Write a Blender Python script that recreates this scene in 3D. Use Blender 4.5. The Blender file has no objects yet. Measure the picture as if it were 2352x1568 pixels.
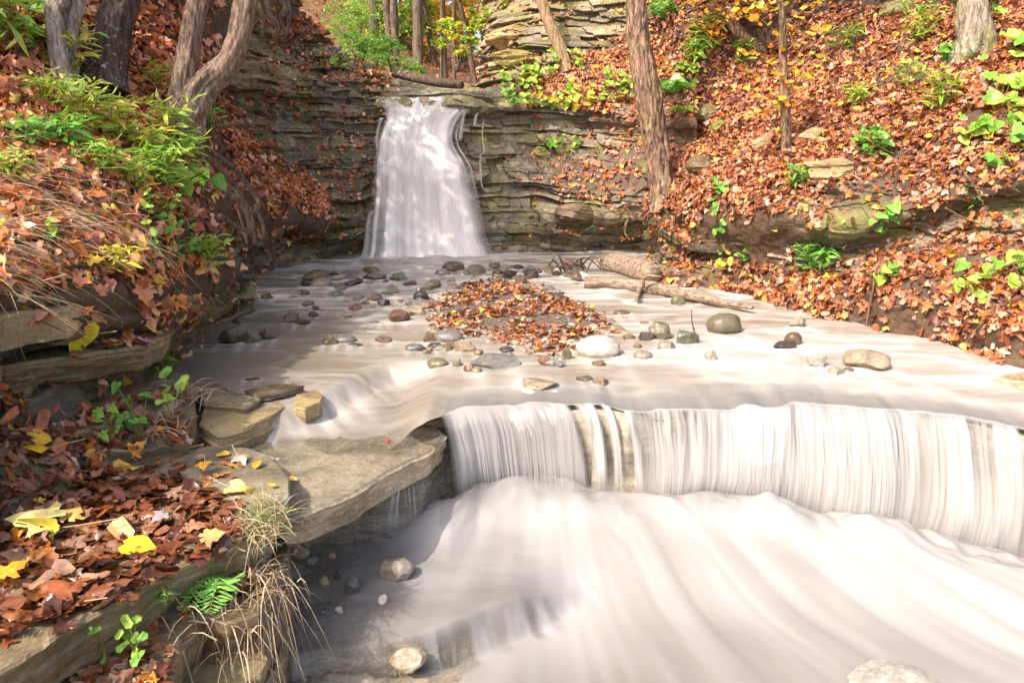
import bpy, math, random
import numpy as np
from mathutils import Vector
from mathutils.bvhtree import BVHTree

rng = np.random.default_rng(7)
random.seed(7)
scene = bpy.context.scene
COL = scene.collection

# ------------------------------------------------------------------ camera
F = 1700.0                     # focal length in pixels of a 2352 wide frame
CX, CY = 1176.0, 784.0
TILT = math.radians(14.3)
CAMZ = 1.4
cam_d = bpy.data.cameras.new('camera')
cam = bpy.data.objects.new('camera', cam_d)
COL.objects.link(cam)
cam.location = (0, 0, CAMZ)
cam.rotation_euler = (math.pi / 2 - TILT, 0, 0)
cam_d.sensor_width = 36.0
cam_d.lens = F / 2352.0 * 36.0
cam_d.clip_start = 0.05
cam_d.clip_end = 500
scene.camera = cam

# ------------------------------------------------------------------ sky, sun, exposure
TO_SUN = Vector((-0.50, -0.46, 0.73)).normalized()
w = bpy.data.worlds.new('World')
scene.world = w
w.use_nodes = True
nt = w.node_tree
bg = nt.nodes['Background']
sky = nt.nodes.new('ShaderNodeTexSky')
sky.sky_type = 'NISHITA'
sky.sun_disc = False
sky.sun_elevation = math.asin(TO_SUN.z)
sky.sun_rotation = math.atan2(TO_SUN.x, TO_SUN.y)
sky.air_density = 0.7
sky.dust_density = 4.0
sky.ozone_density = 0.3
nt.links.new(sky.outputs['Color'], bg.inputs['Color'])
bg.inputs['Strength'].default_value = 0.15
sun_d = bpy.data.lights.new('sun', 'SUN')
sun_d.energy = 2.0
sun_d.angle = math.radians(0.6)
sun_d.color = (1.0, 0.93, 0.82)
sun = bpy.data.objects.new('sun', sun_d)
COL.objects.link(sun)
sun.rotation_euler = TO_SUN.to_track_quat('Z', 'Y').to_euler()
scene.view_settings.view_transform = 'Standard'
scene.view_settings.look = 'None'
scene.view_settings.exposure = 1.48
scene.view_settings.gamma = 1.0
scene.view_settings.use_curve_mapping = False
scene.cycles.max_bounces = 10
scene.cycles.transparent_max_bounces = 24
scene.cycles.use_denoising = True

# ------------------------------------------------------------------ helpers: rays, noise
def ray(px, py):
    a = (px - CX) / F
    b = (CY - py) / F
    return np.array([a, math.cos(TILT) + b * math.sin(TILT), -math.sin(TILT) + b * math.cos(TILT)])
CAM = np.array([0, 0, CAMZ])
def at_Y(px, py, Y):
    d = ray(px, py)
    return CAM + d * (Y / d[1])
def at_z(px, py, z):
    d = ray(px, py)
    return CAM + d * ((z - CAMZ) / d[2])

def _hash(ix, iy, iz):
    n = (ix.astype(np.int64) * 374761393 + iy.astype(np.int64) * 668265263 + iz.astype(np.int64) * 2147483647) & 0xFFFFFFFF
    n = ((n ^ (n >> 13)) * 1274126177) & 0xFFFFFFFF
    n = ((n ^ (n >> 16)) * 2246822519) & 0xFFFFFFFF
    return ((n ^ (n >> 15)) & 0xFFFFFF) / float(0xFFFFFF)
def h1(k, s=0):
    k = np.asarray(k)
    return _hash(k, np.full_like(k, 17 + s), np.full_like(k, 91))
def vnoise(x, y, z=0.0):
    """smooth value noise in -1..1"""
    x, y, z = np.broadcast_arrays(np.asarray(x, float), np.asarray(y, float), np.asarray(z, float))
    xi, yi, zi = np.floor(x), np.floor(y), np.floor(z)
    fx, fy, fz = x - xi, y - yi, z - zi
    u = fx * fx * fx * (fx * (fx * 6 - 15) + 10)
    v = fy * fy * fy * (fy * (fy * 6 - 15) + 10)
    s = fz * fz * fz * (fz * (fz * 6 - 15) + 10)
    r = 0
    for a in (0, 1):
        for b in (0, 1):
            for c in (0, 1):
                r = r + _hash(xi + a, yi + b, zi + c) * (u if a else 1 - u) * (v if b else 1 - v) * (s if c else 1 - s)
    return r * 2 - 1
def fbm(x, y, z=0.0, o=4):
    r, a, f = 0, 0.55, 1.0
    for i in range(o):
        r = r + a * vnoise(np.asarray(x) * f + i * 13.7, np.asarray(y) * f - i * 7.1, np.asarray(z) * f + i * 3.3)
        a *= 0.5
        f *= 2.03
    return r
def sstep(a, b, x):
    t = np.clip((np.asarray(x, float) - a) / (b - a), 0, 1)
    return t * t * (3 - 2 * t)

# ------------------------------------------------------------------ helpers: meshes and tags
def mesh_obj(name, V, faces, mat, parent=None, col=None, smooth=True, attrs=None):
    """faces: one int array (n,k) or a list of them"""
    V = np.asarray(V, np.float32).reshape(-1, 3)
    if not isinstance(faces, list):
        faces = [faces]
    faces = [np.asarray(f, np.int32) for f in faces if len(f)]
    me = bpy.data.meshes.new(name)
    me.vertices.add(len(V))
    me.vertices.foreach_set('co', V.ravel())
    nl = sum(f.size for f in faces)
    npoly = sum(len(f) for f in faces)
    me.loops.add(nl)
    me.loops.foreach_set('vertex_index', np.concatenate([f.ravel() for f in faces]))
    me.polygons.add(npoly)
    tot = np.concatenate([np.full(len(f), f.shape[1], np.int32) for f in faces])
    st = np.concatenate([[0], np.cumsum(tot)[:-1]]).astype(np.int32)
    me.polygons.foreach_set('loop_start', st)
    me.polygons.foreach_set('loop_total', tot)
    me.polygons.foreach_set('use_smooth', np.full(npoly, smooth))
    if col is not None:
        c = np.ones((len(V), 4), np.float32)
        c[:, :3] = np.asarray(col, np.float32).reshape(-1, 3) if np.ndim(col) > 1 else np.asarray(col, np.float32)
        a = me.color_attributes.new('Col', 'FLOAT_COLOR', 'POINT')
        a.data.foreach_set('color', c.ravel())
    for k, v in (attrs or {}).items():
        a = me.attributes.new(k, 'FLOAT', 'POINT')
        a.data.foreach_set('value', np.asarray(v, np.float32).ravel())
    me.update(calc_edges=True)
    me.validate()
    me.materials.append(mat)
    o = bpy.data.objects.new(name, me)
    COL.objects.link(o)
    if parent is not None:
        o.parent = parent
    return o
def tag(o, label=None, cat=None, group=None, kind=None):
    if label: o['label'] = label
    if cat: o['category'] = cat
    if group: o['group'] = group
    if kind: o['kind'] = kind
    return o
def empty(name, label, cat, group=None):
    o = bpy.data.objects.new(name, None)
    o.empty_display_size = 0.1
    COL.objects.link(o)
    return tag(o, label, cat, group)
def set_base(root, loc):
    """put the Empty at the thing's base without moving its children"""
    root.location = loc
    for c in root.children:
        c.location = (-loc[0], -loc[1], -loc[2])
class MB:
    """collects pieces for one mesh"""
    def __init__(s):
        s.V, s.F, s.C, s.n = [], {}, [], 0
    def add(s, V, faces, col=(1, 1, 1)):
        V = np.asarray(V, float).reshape(-1, 3)
        if not isinstance(faces, list): faces = [faces]
        for f in faces:
            f = np.asarray(f)
            if len(f): s.F.setdefault(f.shape[1], []).append(f + s.n)
        c = np.asarray(col, float)
        s.C.append(np.tile(c, (len(V), 1)) if c.ndim == 1 else c)
        s.V.append(V)
        s.n += len(V)
    def build(s, name, mat, parent=None, smooth=True):
        return mesh_obj(name, np.concatenate(s.V), [np.concatenate(f) for f in s.F.values()], mat, parent, np.concatenate(s.C), smooth)

def grid_faces(r, c, wrap=False):
    i = np.arange((r - 1))[:, None]
    j = np.arange(c if wrap else c - 1)[None, :]
    a = i * c + j
    b = i * c + (j + 1) % c
    return np.stack([a, b, b + c, a + c], -1).reshape(-1, 4)
def catmull(P, n):
    """resample control points along axis 0 to n rows"""
    P = np.asarray(P, float)
    m = len(P)
    t = np.linspace(0, m - 1 - 1e-9, n)
    i = np.floor(t).astype(int)
    f = (t - i).reshape(-1, *([1] * (P.ndim - 1)))
    g = lambda k: P[np.clip(k, 0, m - 1)]
    p0, p1, p2, p3 = g(i - 1), g(i), g(i + 1), g(i + 2)
    return 0.5 * (2 * p1 + (p2 - p0) * f + (2 * p0 - 5 * p1 + 4 * p2 - p3) * f ** 2 + (3 * p1 - p0 - 3 * p2 + p3) * f ** 3)
def linres(P, n):
    P = np.asarray(P, float)
    t = np.linspace(0, len(P) - 1, n)
    i = np.clip(np.floor(t).astype(int), 0, len(P) - 2)
    f = (t - i).reshape(-1, *([1] * (P.ndim - 1)))
    return P[i] * (1 - f) + P[i + 1] * f
def grid_normals(P):
    du = np.gradient(P, axis=1)
    dv = np.gradient(P, axis=0)
    n = np.cross(du, dv)
    n /= np.linalg.norm(n, axis=-1, keepdims=True) + 1e-9
    s = np.sign((n * (CAM + [0, 0, 3] - P)).sum(-1, keepdims=True))
    s[s == 0] = 1
    return n * s
_th = np.random.default_rng(3).uniform(0.14, 1.0, 600) ** 2.0 * 0.13 + 0.012
_LAY = np.cumsum(_th) - 12
_LAY2 = np.cumsum(np.random.default_rng(5).uniform(0.10, 0.42, 200)) - 12
def strata(P, scale=1.0, seed=0.0):
    """how far each rock bed, and each thin layer in it, sticks out, 0..1, for points P"""
    x, y, z = P[..., 0], P[..., 1], P[..., 2]
    zz = (z + 0.10 * vnoise(x * 0.7 + seed, y * 0.7) + 0.02 * vnoise(x * 2.3 + seed, y * 2.3)) / scale
    k = np.searchsorted(_LAY, zz)
    K = np.searchsorted(_LAY2, zz + 0.02 * vnoise(x * 6, y * 6, seed))
    al = x * 0.8 + y * 0.6 + 0.05 * vnoise(x * 7 + seed, y * 7, z * 7) + 0.10 * vnoise(x * 2, y * 2, z * 5)
    b1 = _hash(np.floor(al / (0.28 + 0.7 * h1(K, 5)) + h1(K, 2) * 9), K, np.zeros_like(K) + 3)
    b2 = _hash(np.floor(al / (0.10 + 0.35 * h1(k, 5)) + h1(k, 2) * 9), k, np.zeros_like(k) + 4)
    n1 = 0.5 + 0.5 * vnoise(x * 1.4 + k * 7.31, y * 1.4 + k * 3.7, k * 1.7 + seed)
    und = (h1(K, 7) < 0.22) * 0.30 * sstep(-0.2, 0.2, vnoise(x * 0.9 + K, y * 0.9, seed))
    return 0.36 * b1 + 0.18 * h1(K) + 0.22 * b2 + 0.24 * n1 - und, k
SHEETS = []
def sheet(name, ctrl, rock, nr, nc, mat, amp=0.16, soil=0.05, seed=0.0, lscale=1.0):
    W = np.array([[at_Y(*p) for p in row] for row in ctrl])
    if name == 'left_bank':
        W = np.concatenate([W[:, :1] + np.array([-5.0, -3.6, 4.6]), W[:, :1] + np.array([-1.7, -1.5, 1.7]), W], 1)
        rock = [[r[0], r[0]] + r for r in rock]
    if name == 'right_bank': W[:6, 0] += np.array([0.1, 0.8, -0.15])
    P = catmull(np.swapaxes(catmull(W, nr), 0, 1), nc).swapaxes(0, 1)
    R = linres(np.swapaxes(linres(np.array(rock, float), nr), 0, 1), nc).swapaxes(0, 1)
    N = grid_normals(P)
    R = np.clip(R + 0.35 * fbm(P[..., 0] * 1.6 + seed, P[..., 1] * 1.6, P[..., 2] * 1.6, 3), 0, 1)
    R = sstep(0.3, 0.7, R)
    out = N.copy()
    out[..., 2] *= 0.15
    out /= np.linalg.norm(out, axis=-1, keepdims=True) + 1e-6
    st, k = strata(P, lscale, seed)
    P = P + N * (soil * fbm(P[..., 0] * 1.7 + seed, P[..., 1] * 1.7, P[..., 2] * 1.7, 5))[..., None]
    P = P + out * (R * amp * (st - 0.45) + R * 0.012 * fbm(P[..., 0] * 14, P[..., 1] * 14, P[..., 2] * 30, 3))[..., None]
    N2 = grid_normals(P)
    o = mesh_obj(name, P.reshape(-1, 3), grid_faces(nr, nc), mat, smooth=False, attrs={'rock': R.ravel(), 'lay': h1(k, 9).ravel()})
    tag(o, kind='structure')
    SHEETS.append((P, N2, R))
    return o, P, N2, R

# ------------------------------------------------------------------ materials
def new_mat(name):
    m = bpy.data.materials.new(name)
    m.use_nodes = True
    t = m.node_tree
    b = t.nodes['Principled BSDF']
    return m, t, b
def nd(t, typ, **kw):
    n = t.nodes.new(typ)
    for k, v in kw.items():
        if k.startswith('i_'):
            n.inputs[k[2:].replace('_', ' ')].default_value = v
        else:
            setattr(n, k, v)
    return n
def noise_node(t, scale, detail=5, rough=0.6, stretch=(1, 1, 1), coord='Object'):
    tc = nd(t, 'ShaderNodeTexCoord')
    mp = nd(t, 'ShaderNodeMapping')
    mp.inputs['Scale'].default_value = stretch
    t.links.new(tc.outputs[coord], mp.inputs['Vector'])
    n = nd(t, 'ShaderNodeTexNoise')
    n.inputs['Scale'].default_value = scale
    n.inputs['Detail'].default_value = detail
    n.inputs['Roughness'].default_value = rough
    t.links.new(mp.outputs[0], n.inputs['Vector'])
    return n
def ramp(t, src, stops):
    r = nd(t, 'ShaderNodeValToRGB')
    e = r.color_ramp.elements
    while len(e) < len(stops): e.new(0.5)
    for x, (p, c) in zip(e, stops):
        x.position = p
        x.color = (*c, 1) if len(c) == 3 else c
    t.links.new(src, r.inputs['Fac'])
    return r.outputs['Color']
def mix(t, fac, a, b, mode='MIX'):
    m = nd(t, 'ShaderNodeMix', data_type='RGBA', blend_type=mode)
    for s, v in ((m.inputs[0], fac), (m.inputs[6], a), (m.inputs[7], b)):
        if isinstance(v, bpy.types.NodeSocket): t.links.new(v, s)
        elif isinstance(v, (int, float)): s.default_value = v
        else: s.default_value = (*v, 1)
    return m.outputs[2]
def mth(t, op, a, b=0.5, clamp=False):
    m = nd(t, 'ShaderNodeMath', operation=op, use_clamp=clamp)
    for s, v in ((m.inputs[0], a), (m.inputs[1], b)):
        if isinstance(v, bpy.types.NodeSocket): t.links.new(v, s)
        else: s.default_value = v
    return m.outputs[0]
def bump(t, b, h, strength=0.5, dist=0.02):
    n = nd(t, 'ShaderNodeBump')
    n.inputs['Strength'].default_value = strength
    n.inputs['Distance'].default_value = dist
    t.links.new(h, n.inputs['Height'])
    t.links.new(n.outputs[0], b.inputs['Normal'])
def attr(t, name, out='Fac'):
    a = nd(t, 'ShaderNodeAttribute', attribute_name=name)
    return a.outputs[out]

def rock_color(t, moss=0.5, dark=1.0):
    """layered shale: tan, olive and grey-brown bands, moss, pale lichen spots"""
    n1 = noise_node(t, 1.6, 6, 0.65, (1, 1, 5))
    c = ramp(t, n1.outputs['Fac'], [(0.28, (0.065 * dark, 0.052 * dark, 0.037 * dark)), (0.42, (0.15 * dark, 0.125 * dark, 0.088 * dark)),
                                    (0.55, (0.25 * dark, 0.212 * dark, 0.155 * dark)), (0.72, (0.36 * dark, 0.305 * dark, 0.235 * dark))])
    n2 = noise_node(t, 9, 7, 0.7, (1, 1, 2.5))
    c = mix(t, 0.55, c, ramp(t, n2.outputs['Fac'], [(0.3, (0.25, 0.24, 0.24)), (0.65, (0.85, 0.82, 0.78))]), 'OVERLAY')
    n2b = noise_node(t, 48, 5, 0.75, (1, 1, 1.6))
    c = mix(t, 0.45, c, ramp(t, n2b.outputs['Fac'], [(0.36, (0.22, 0.21, 0.2)), (0.62, (0.74, 0.73, 0.7))]), 'OVERLAY')
    n3 = noise_node(t, 2.3, 5, 0.7)
    mf = ramp(t, n3.outputs['Fac'], [(0.52 - 0.06 * moss, (0, 0, 0)), (0.64 - 0.06 * moss, (1, 1, 1))])
    c = mix(t, mth(t, 'MULTIPLY', mf, 0.75 * moss), c, (0.13, 0.135, 0.022))
    n4 = noise_node(t, 22, 4, 0.65)
    n5 = noise_node(t, 3.1, 2, 0.5)
    lf = mth(t, 'MULTIPLY', ramp(t, n4.outputs['Fac'], [(0.62, (0, 0, 0)), (0.66, (1, 1, 1))]), ramp(t, n5.outputs['Fac'], [(0.52, (0, 0, 0)), (0.6, (1, 1, 1))]))
    c = mix(t, mth(t, 'MULTIPLY', lf, 0.75), c, (0.42, 0.45, 0.38))
    return c, n2.outputs['Fac']

# terrain: soil where rock=0, shale where rock=1
def make_ground(name, soil_a, soil_b, moss, dark, rough=0.75):
    m, t, b = new_mat(name)
    c, bh = rock_color(t, moss, dark)
    lay = attr(t, 'lay')
    c = mix(t, 0.55, c, ramp(t, lay, [(0.0, (0.32, 0.31, 0.30)), (1.0, (0.78, 0.72, 0.64))]), 'OVERLAY')
    ns = noise_node(t, 14, 6, 0.7)
    s = ramp(t, ns.outputs['Fac'], [(0.3, soil_a), (0.7, soil_b)])
    t.links.new(mix(t, attr(t, 'rock'), s, c), b.inputs['Base Color'])
    b.inputs['Roughness'].default_value = rough
    bump(t, b, bh, 0.7, 0.03)
    return m
M_BANK = make_ground('leafy_soil_and_shale', (0.035, 0.018, 0.01), (0.14, 0.075, 0.04), 0.9, 0.60)
M_CLIFF = make_ground('shale_cliff', (0.05, 0.03, 0.016), (0.17, 0.095, 0.055), 0.9, 0.9)
M_CLIFFR = make_ground('tan_shale_cliff', (0.05, 0.028, 0.015), (0.16, 0.085, 0.045), 0.75, 0.82, 0.5)
M_OUT = make_ground('outcrop_shale', (0.06, 0.035, 0.015), (0.2, 0.11, 0.05), 0.8, 0.95)  # slightly paler rock and soil mix for the outcrop

def make_rock(name, moss, dark, rough=0.55):
    m, t, b = new_mat(name)
    c, bh = rock_color(t, moss, dark)
    c = mix(t, 1.0, c, attr(t, 'Col', 'Color'), 'MULTIPLY')
    t.links.new(c, b.inputs['Base Color'])
    b.inputs['Roughness'].default_value = rough
    bump(t, b, bh, 0.6, 0.012)
    return m
M_SLAB = make_rock('dark_slab_stone', 0.45, 1.0, 0.5)
M_WET = make_rock('wet_slab_stone', 0.2, 1.0, 0.13)

def make_stone():
    m, t, b = new_mat('stream_stone')
    n = noise_node(t, 11, 7, 0.7)
    n2 = noise_node(t, 60, 4, 0.7)
    c = mix(t, 1.0, attr(t, 'Col', 'Color'), ramp(t, n.outputs['Fac'], [(0.3, (0.55, 0.53, 0.5)), (0.7, (1.25, 1.22, 1.18))]), 'MULTIPLY')
    c = mix(t, 0.35, c, ramp(t, n2.outputs['Fac'], [(0.35, (0.2, 0.2, 0.2)), (0.65, (0.8, 0.8, 0.8))]), 'OVERLAY')
    t.links.new(c, b.inputs['Base Color'])
    b.inputs['Roughness'].default_value = 0.3
    bump(t, b, n.outputs['Fac'], 0.6, 0.015)
    return m
M_STONE = make_stone()

def make_leaf(name, rough=0.5, trans=0.25):
    m, t, b = new_mat(name)
    n = noise_node(t, 45, 4, 0.6)
    c = mix(t, 0.5, attr(t, 'Col', 'Color'), ramp(t, n.outputs['Fac'], [(0.3, (0.28, 0.28, 0.28)), (0.7, (0.72, 0.72, 0.72))]), 'OVERLAY')
    t.links.new(c, b.inputs['Base Color'])
    b.inputs['Roughness'].default_value = rough
    tr = nd(t, 'ShaderNodeBsdfTranslucent')
    t.links.new(c, tr.inputs['Color'])
    mx = nd(t, 'ShaderNodeMixShader')
    mx.inputs[0].default_value = trans
    out = t.nodes['Material Output']
    t.links.new(b.outputs[0], mx.inputs[1])
    t.links.new(tr.outputs[0], mx.inputs[2])
    t.links.new(mx.outputs[0], out.inputs['Surface'])
    return m
M_DEAD = make_leaf('fallen_leaf', 0.48, 0.12)
M_WETLEAF = make_leaf('wet_fallen_leaf', 0.3, 0.08)
M_GREEN = make_leaf('living_leaf', 0.42, 0.4)

def make_bark(name, a, bcol, lichen=0.0, moss=0.0, lying=False):
    m, t, b = new_mat(name)
    n = noise_node(t, 17, 8, 0.75, (0.35, 1.2, 1.8) if lying else (1.8, 1.8, 0.26))
    nf = noise_node(t, 42, 6, 0.8, (0.5, 1.4, 1.8) if lying else (1.8, 1.8, 0.4))
    c = ramp(t, n.outputs['Fac'], [(0.40, a), (0.50, tuple((x + y) * .5 for x, y in zip(a, bcol))), (0.62, bcol)])
    c = mix(t, 0.6, c, ramp(t, nf.outputs['Fac'], [(0.38, (0.2, 0.2, 0.2)), (0.6, (0.75, 0.75, 0.75))]), 'OVERLAY')
    if moss:
        n3 = noise_node(t, 4, 4, 0.6)
        c = mix(t, mth(t, 'MULTIPLY', ramp(t, n3.outputs['Fac'], [(0.5, (0, 0, 0)), (0.6, (1, 1, 1))]), moss), c, (0.2, 0.2, 0.02))
    if lichen:
        n2 = noise_node(t, 16, 5, 0.7)
        lf = ramp(t, n2.outputs['Fac'], [(0.57, (0, 0, 0)), (0.61, (1, 1, 1))])
        c = mix(t, mth(t, 'MULTIPLY', mth(t, 'MULTIPLY', lf, attr(t, 'low')), lichen), c, (0.55, 0.56, 0.5))
    t.links.new(c, b.inputs['Base Color'])
    b.inputs['Roughness'].default_value = 0.8
    bump(t, b, n.outputs['Fac'], 0.8, 0.02)
    return m
M_BARK = make_bark('grey_brown_bark', (0.10, 0.055, 0.032), (0.36, 0.24, 0.16), 0.95)
M_BARK_PALE = make_bark('pale_bark', (0.17, 0.115, 0.085), (0.55, 0.44, 0.34), 1.0)
M_BARK_DK = make_bark('dark_bark', (0.035, 0.02, 0.014), (0.15, 0.085, 0.055), 0.8)
M_BARK_RED = make_bark('reddish_bark', (0.035, 0.018, 0.012), (0.42, 0.24, 0.15), 0.7, 0.2)
M_BARK_MOSS = make_bark('mossy_bark', (0.12, 0.085, 0.055), (0.45, 0.36, 0.26), 0.9, 0.6)
M_BARK_TAN = make_bark('tan_bark', (0.2, 0.12, 0.06), (0.48, 0.31, 0.17))
M_BARK_FAR = make_bark('forest_bark', (0.06, 0.04, 0.03), (0.22, 0.15, 0.1))
M_ROOT = make_bark('root_bark', (0.06, 0.035, 0.022), (0.26, 0.16, 0.1))
M_DRIFT = make_bark('driftwood', (0.13, 0.08, 0.052), (0.42, 0.30, 0.21), lying=True)

def make_water(name, silt, foamc, rough=0.3):
    """silty water in long exposure: 'foam' whitens it, 'alpha' thins it"""
    m, t, b = new_mat(name)
    fo = attr(t, 'foam')
    c = mix(t, fo, silt, foamc)
    t.links.new(c, b.inputs['Base Color'])
    rr = nd(t, 'ShaderNodeMapRange')
    t.links.new(fo, rr.inputs['Value'])
    rr.inputs['To Min'].default_value = rough
    rr.inputs['To Max'].default_value = 0.65
    t.links.new(rr.outputs[0], b.inputs['Roughness'])
    b.inputs['IOR'].default_value = 1.33
    t.links.new(attr(t, 'alpha'), b.inputs['Alpha'])
    return m
M_POOL = make_water('silty_pool_water', (0.225, 0.185, 0.14), (0.50, 0.46, 0.418), 0.18)
M_FALL = make_water('falling_water', (0.24, 0.217, 0.195), (0.42, 0.395, 0.372), 0.35)
M_LOWER = make_water('churned_lower_water', (0.165, 0.146, 0.127), (0.35, 0.328, 0.312), 0.28)
M_UPFALL = make_water('shade_whitened_water', (0.46, 0.425, 0.385), (0.78, 0.73, 0.675), 0.45)  # foam colour whitened to make up for the shade on the upper fall

# ------------------------------------------------------------------ terrain sheets
def Yp(px, py, c=0.0, m=0.8):
    """right bank: slope rising away from the water's edge line"""
    d = ray(px, py)
    # s = .88(x-2.8)+.47(y-6) ; z = m*s + c
    ks = 0.88 * d[0] + 0.47 * d[1]
    t = (m * (-0.88 * 2.8 - 0.47 * 6) + c - CAMZ) / (d[2] - m * ks)
    if t < 0 or t * d[1] > 14: t = 14 / d[1]
    return t * d[1]
def Yz(px, py, z):
    return at_z(px, py, z)[1]

# left bank: leafy slope over ledges
A = [
 [(-350,-300,6.0),(-50,-250,6.5),(150,-200,7.0),(300,-200,7.6),(430,-150,8.2),(560,-100,8.8)],
 [(-350,0,4.6),(-50,0,5.6),(150,0,6.4),(300,20,7.0),(420,60,7.6),(510,100,8.2)],
 [(-350,200,3.9),(-50,200,4.8),(150,210,5.5),(260,210,5.9),(390,230,6.4),(470,260,7.0)],
 [(-350,350,3.3),(-50,350,4.0),(150,350,4.6),(280,340,5.1),(400,320,5.8),(470,350,6.4)],
 [(-350,480,2.8),(-50,500,3.4),(130,490,3.9),(290,480,4.5),(420,450,5.3),(490,460,5.9)],
 [(-350,600,2.5),(-50,610,3.0),(130,610,3.5),(310,600,4.1),(430,570,5.0),(520,580,5.9)],
 [(-350,700,2.3),(-50,690,2.8),(150,690,3.25),(340,700,3.95),(450,680,5.0),(570,640,6.5)],
 [(-350,830,2.3),(-50,830,2.9),(150,830,3.45),(320,830,4.2),(420,790,5.2),(580,680,7.2)],
 [(-350,1000,2.25),(-50,1000,2.75),(200,1000,3.25),(360,960,3.9),(430,880,4.8),(560,720,6.6)],
 [(-350,1250,1.95),(-50,1250,2.35),(250,1180,2.85),(450,1110,3.3),(520,980,4.2),(600,820,5.6)],
]
AR = [[0,0,0,0,.2,.4],[0,0,0,0,.2,.5],[0,0,0,.1,.1,.5],[0,0,0,0,0,.4],[0,0,0,0,0,.3],[0,0,0,.1,.2,.3],
      [.3,.3,.4,.5,.5,.7],[.7,.8,.8,.8,.8,.8],[.5,.6,.6,.6,.7,.8],[.8]*6]
sheet('left_bank', A, AR, 380, 400, M_BANK, 0.20, 0.08, 1.0)

# left cliff beside the waterfall
B = [
 [(400,-330,9.4),(600,-130,10.2),(700,20,11.2),(790,120,11.8),(890,195,12.2)],
 [(420,-60,8.6),(560,60,9.4),(660,120,10.4),(770,175,10.9),(890,212,11.1)],
 [(430,150,7.9),(530,180,8.9),(650,220,10.0),(760,250,10.6),(890,265,10.9)],
 [(440,280,7.4),(540,290,8.5),(640,310,9.75),(750,340,10.4),(890,350,10.75)],
 [(460,390,7.1),(560,400,8.2),(680,420,9.4),(780,450,10.0),(890,445,10.5)],
 [(480,470,6.9),(590,490,8.0),(700,500,9.1),(800,510,9.7),(890,520,10.35)],
 [(500,560,7.1),(590,565,8.35),(690,565,9.4),(790,565,9.95),(890,590,10.3)],
 [(510,650,7.3),(600,640,8.6),(690,632,9.35),(790,625,9.85),(890,640,10.1)],
]
BR = [[.3,.3,.5,.7,.9],[.5,.7,.7,.9,1],[.5,.9,1,1,1],[.1,.5,.9,1,1],[0,.05,.1,.7,1],[.1,.2,.2,.7,1],[.6,.9,1,1,1],[1]*5]
sheet('left_cliff', B, BR, 400, 320, M_CLIFF, 0.48, 0.16, 2.0)

# cliff the water drops over, and on to the right
C = [
 [(830,190,14),(900,195,14),(1000,198,14),(1100,192,14),(1200,185,14),(1330,165,14),(1450,130,14),(1600,90,14)],
 [(830,222,11.2),(900,226,11.0),(1000,228,10.95),(1100,228,10.95),(1200,232,11.0),(1330,225,11.0),(1450,220,10.7),(1600,230,10.3)],
 [(830,290,10.9),(900,275,10.8),(1000,280,10.75),(1100,275,10.7),(1200,290,10.75),(1330,310,10.7),(1450,320,10.4),(1600,330,10.0)],
 [(830,360,10.8),(900,355,10.65),(1000,360,10.6),(1100,350,10.6),(1200,365,10.6),(1330,390,10.4),(1450,400,10.1),(1600,420,9.7)],
 [(830,450,10.6),(900,450,10.45),(1000,450,10.45),(1100,440,10.45),(1200,445,10.4),(1330,450,10.2),(1450,450,9.95),(1600,470,9.6)],
 [(830,530,10.35),(900,530,10.3),(1000,530,10.3),(1100,530,10.25),(1200,520,10.2),(1330,500,10.0),(1450,500,9.85),(1600,530,9.75)],
 [(830,592,10.15),(900,592,10.1),(1000,592,10.1),(1100,592,10.1),(1200,585,10.2),(1330,575,10.3),(1450,575,10.3),(1600,600,9.7)],
 [(830,640,9.9),(900,640,9.9),(1000,640,9.9),(1100,640,9.9),(1200,640,9.9),(1330,640,9.9),(1450,640,9.7),(1600,650,9.2)],
]
CR = [[1,1,1,1,.5,.2,.1,.1],[1,1,1,1,.7,.4,.2,.1],[1,1,1,1,1,.9,.5,.2],[1,1,1,1,.9,.4,.2,.3],[1,1,1,1,1,.5,.6,.8],[1]*8,[1]*8,[1]*8]
sheet('falls_cliff', C, CR, 420, 460, M_CLIFFR, 0.38, 0.12, 3.0)

# rocky outcrop above, right of the falls
G = [
 [(1105,40,14.5),(1150,-60,14.2),(1250,-260,13.8),(1350,-260,13.2),(1450,-260,12.6),(1620,-260,12.7)],
 [(1100,110,13.2),(1140,70,13.0),(1250,-20,12.6),(1350,-20,12.3),(1450,-10,11.9),(1620,0,12.0)],
 [(1095,150,12.5),(1140,130,12.2),(1250,70,12.0),(1350,90,11.7),(1450,110,11.3),(1620,110,11.5)],
 [(1085,180,12.0),(1150,178,11.5),(1250,155,11.4),(1350,160,11.1),(1450,180,10.8),(1620,190,11.0)],
 [(1080,214,11.5),(1150,222,11.0),(1250,240,10.9),(1350,255,10.6),(1450,265,10.5),(1620,280,10.7)],
]
GR = [[1,1,1,1,.8,.2],[1,1,1,1,.8,.1],[1,1,1,.8,.4,0],[1,.9,.4,.1,0,0],[1,.8,.3,.1,0,0]]
sheet('rock_outcrop', G, GR, 300, 340, M_OUT, 0.7, 0.06, 4.0, 1.6)

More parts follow.
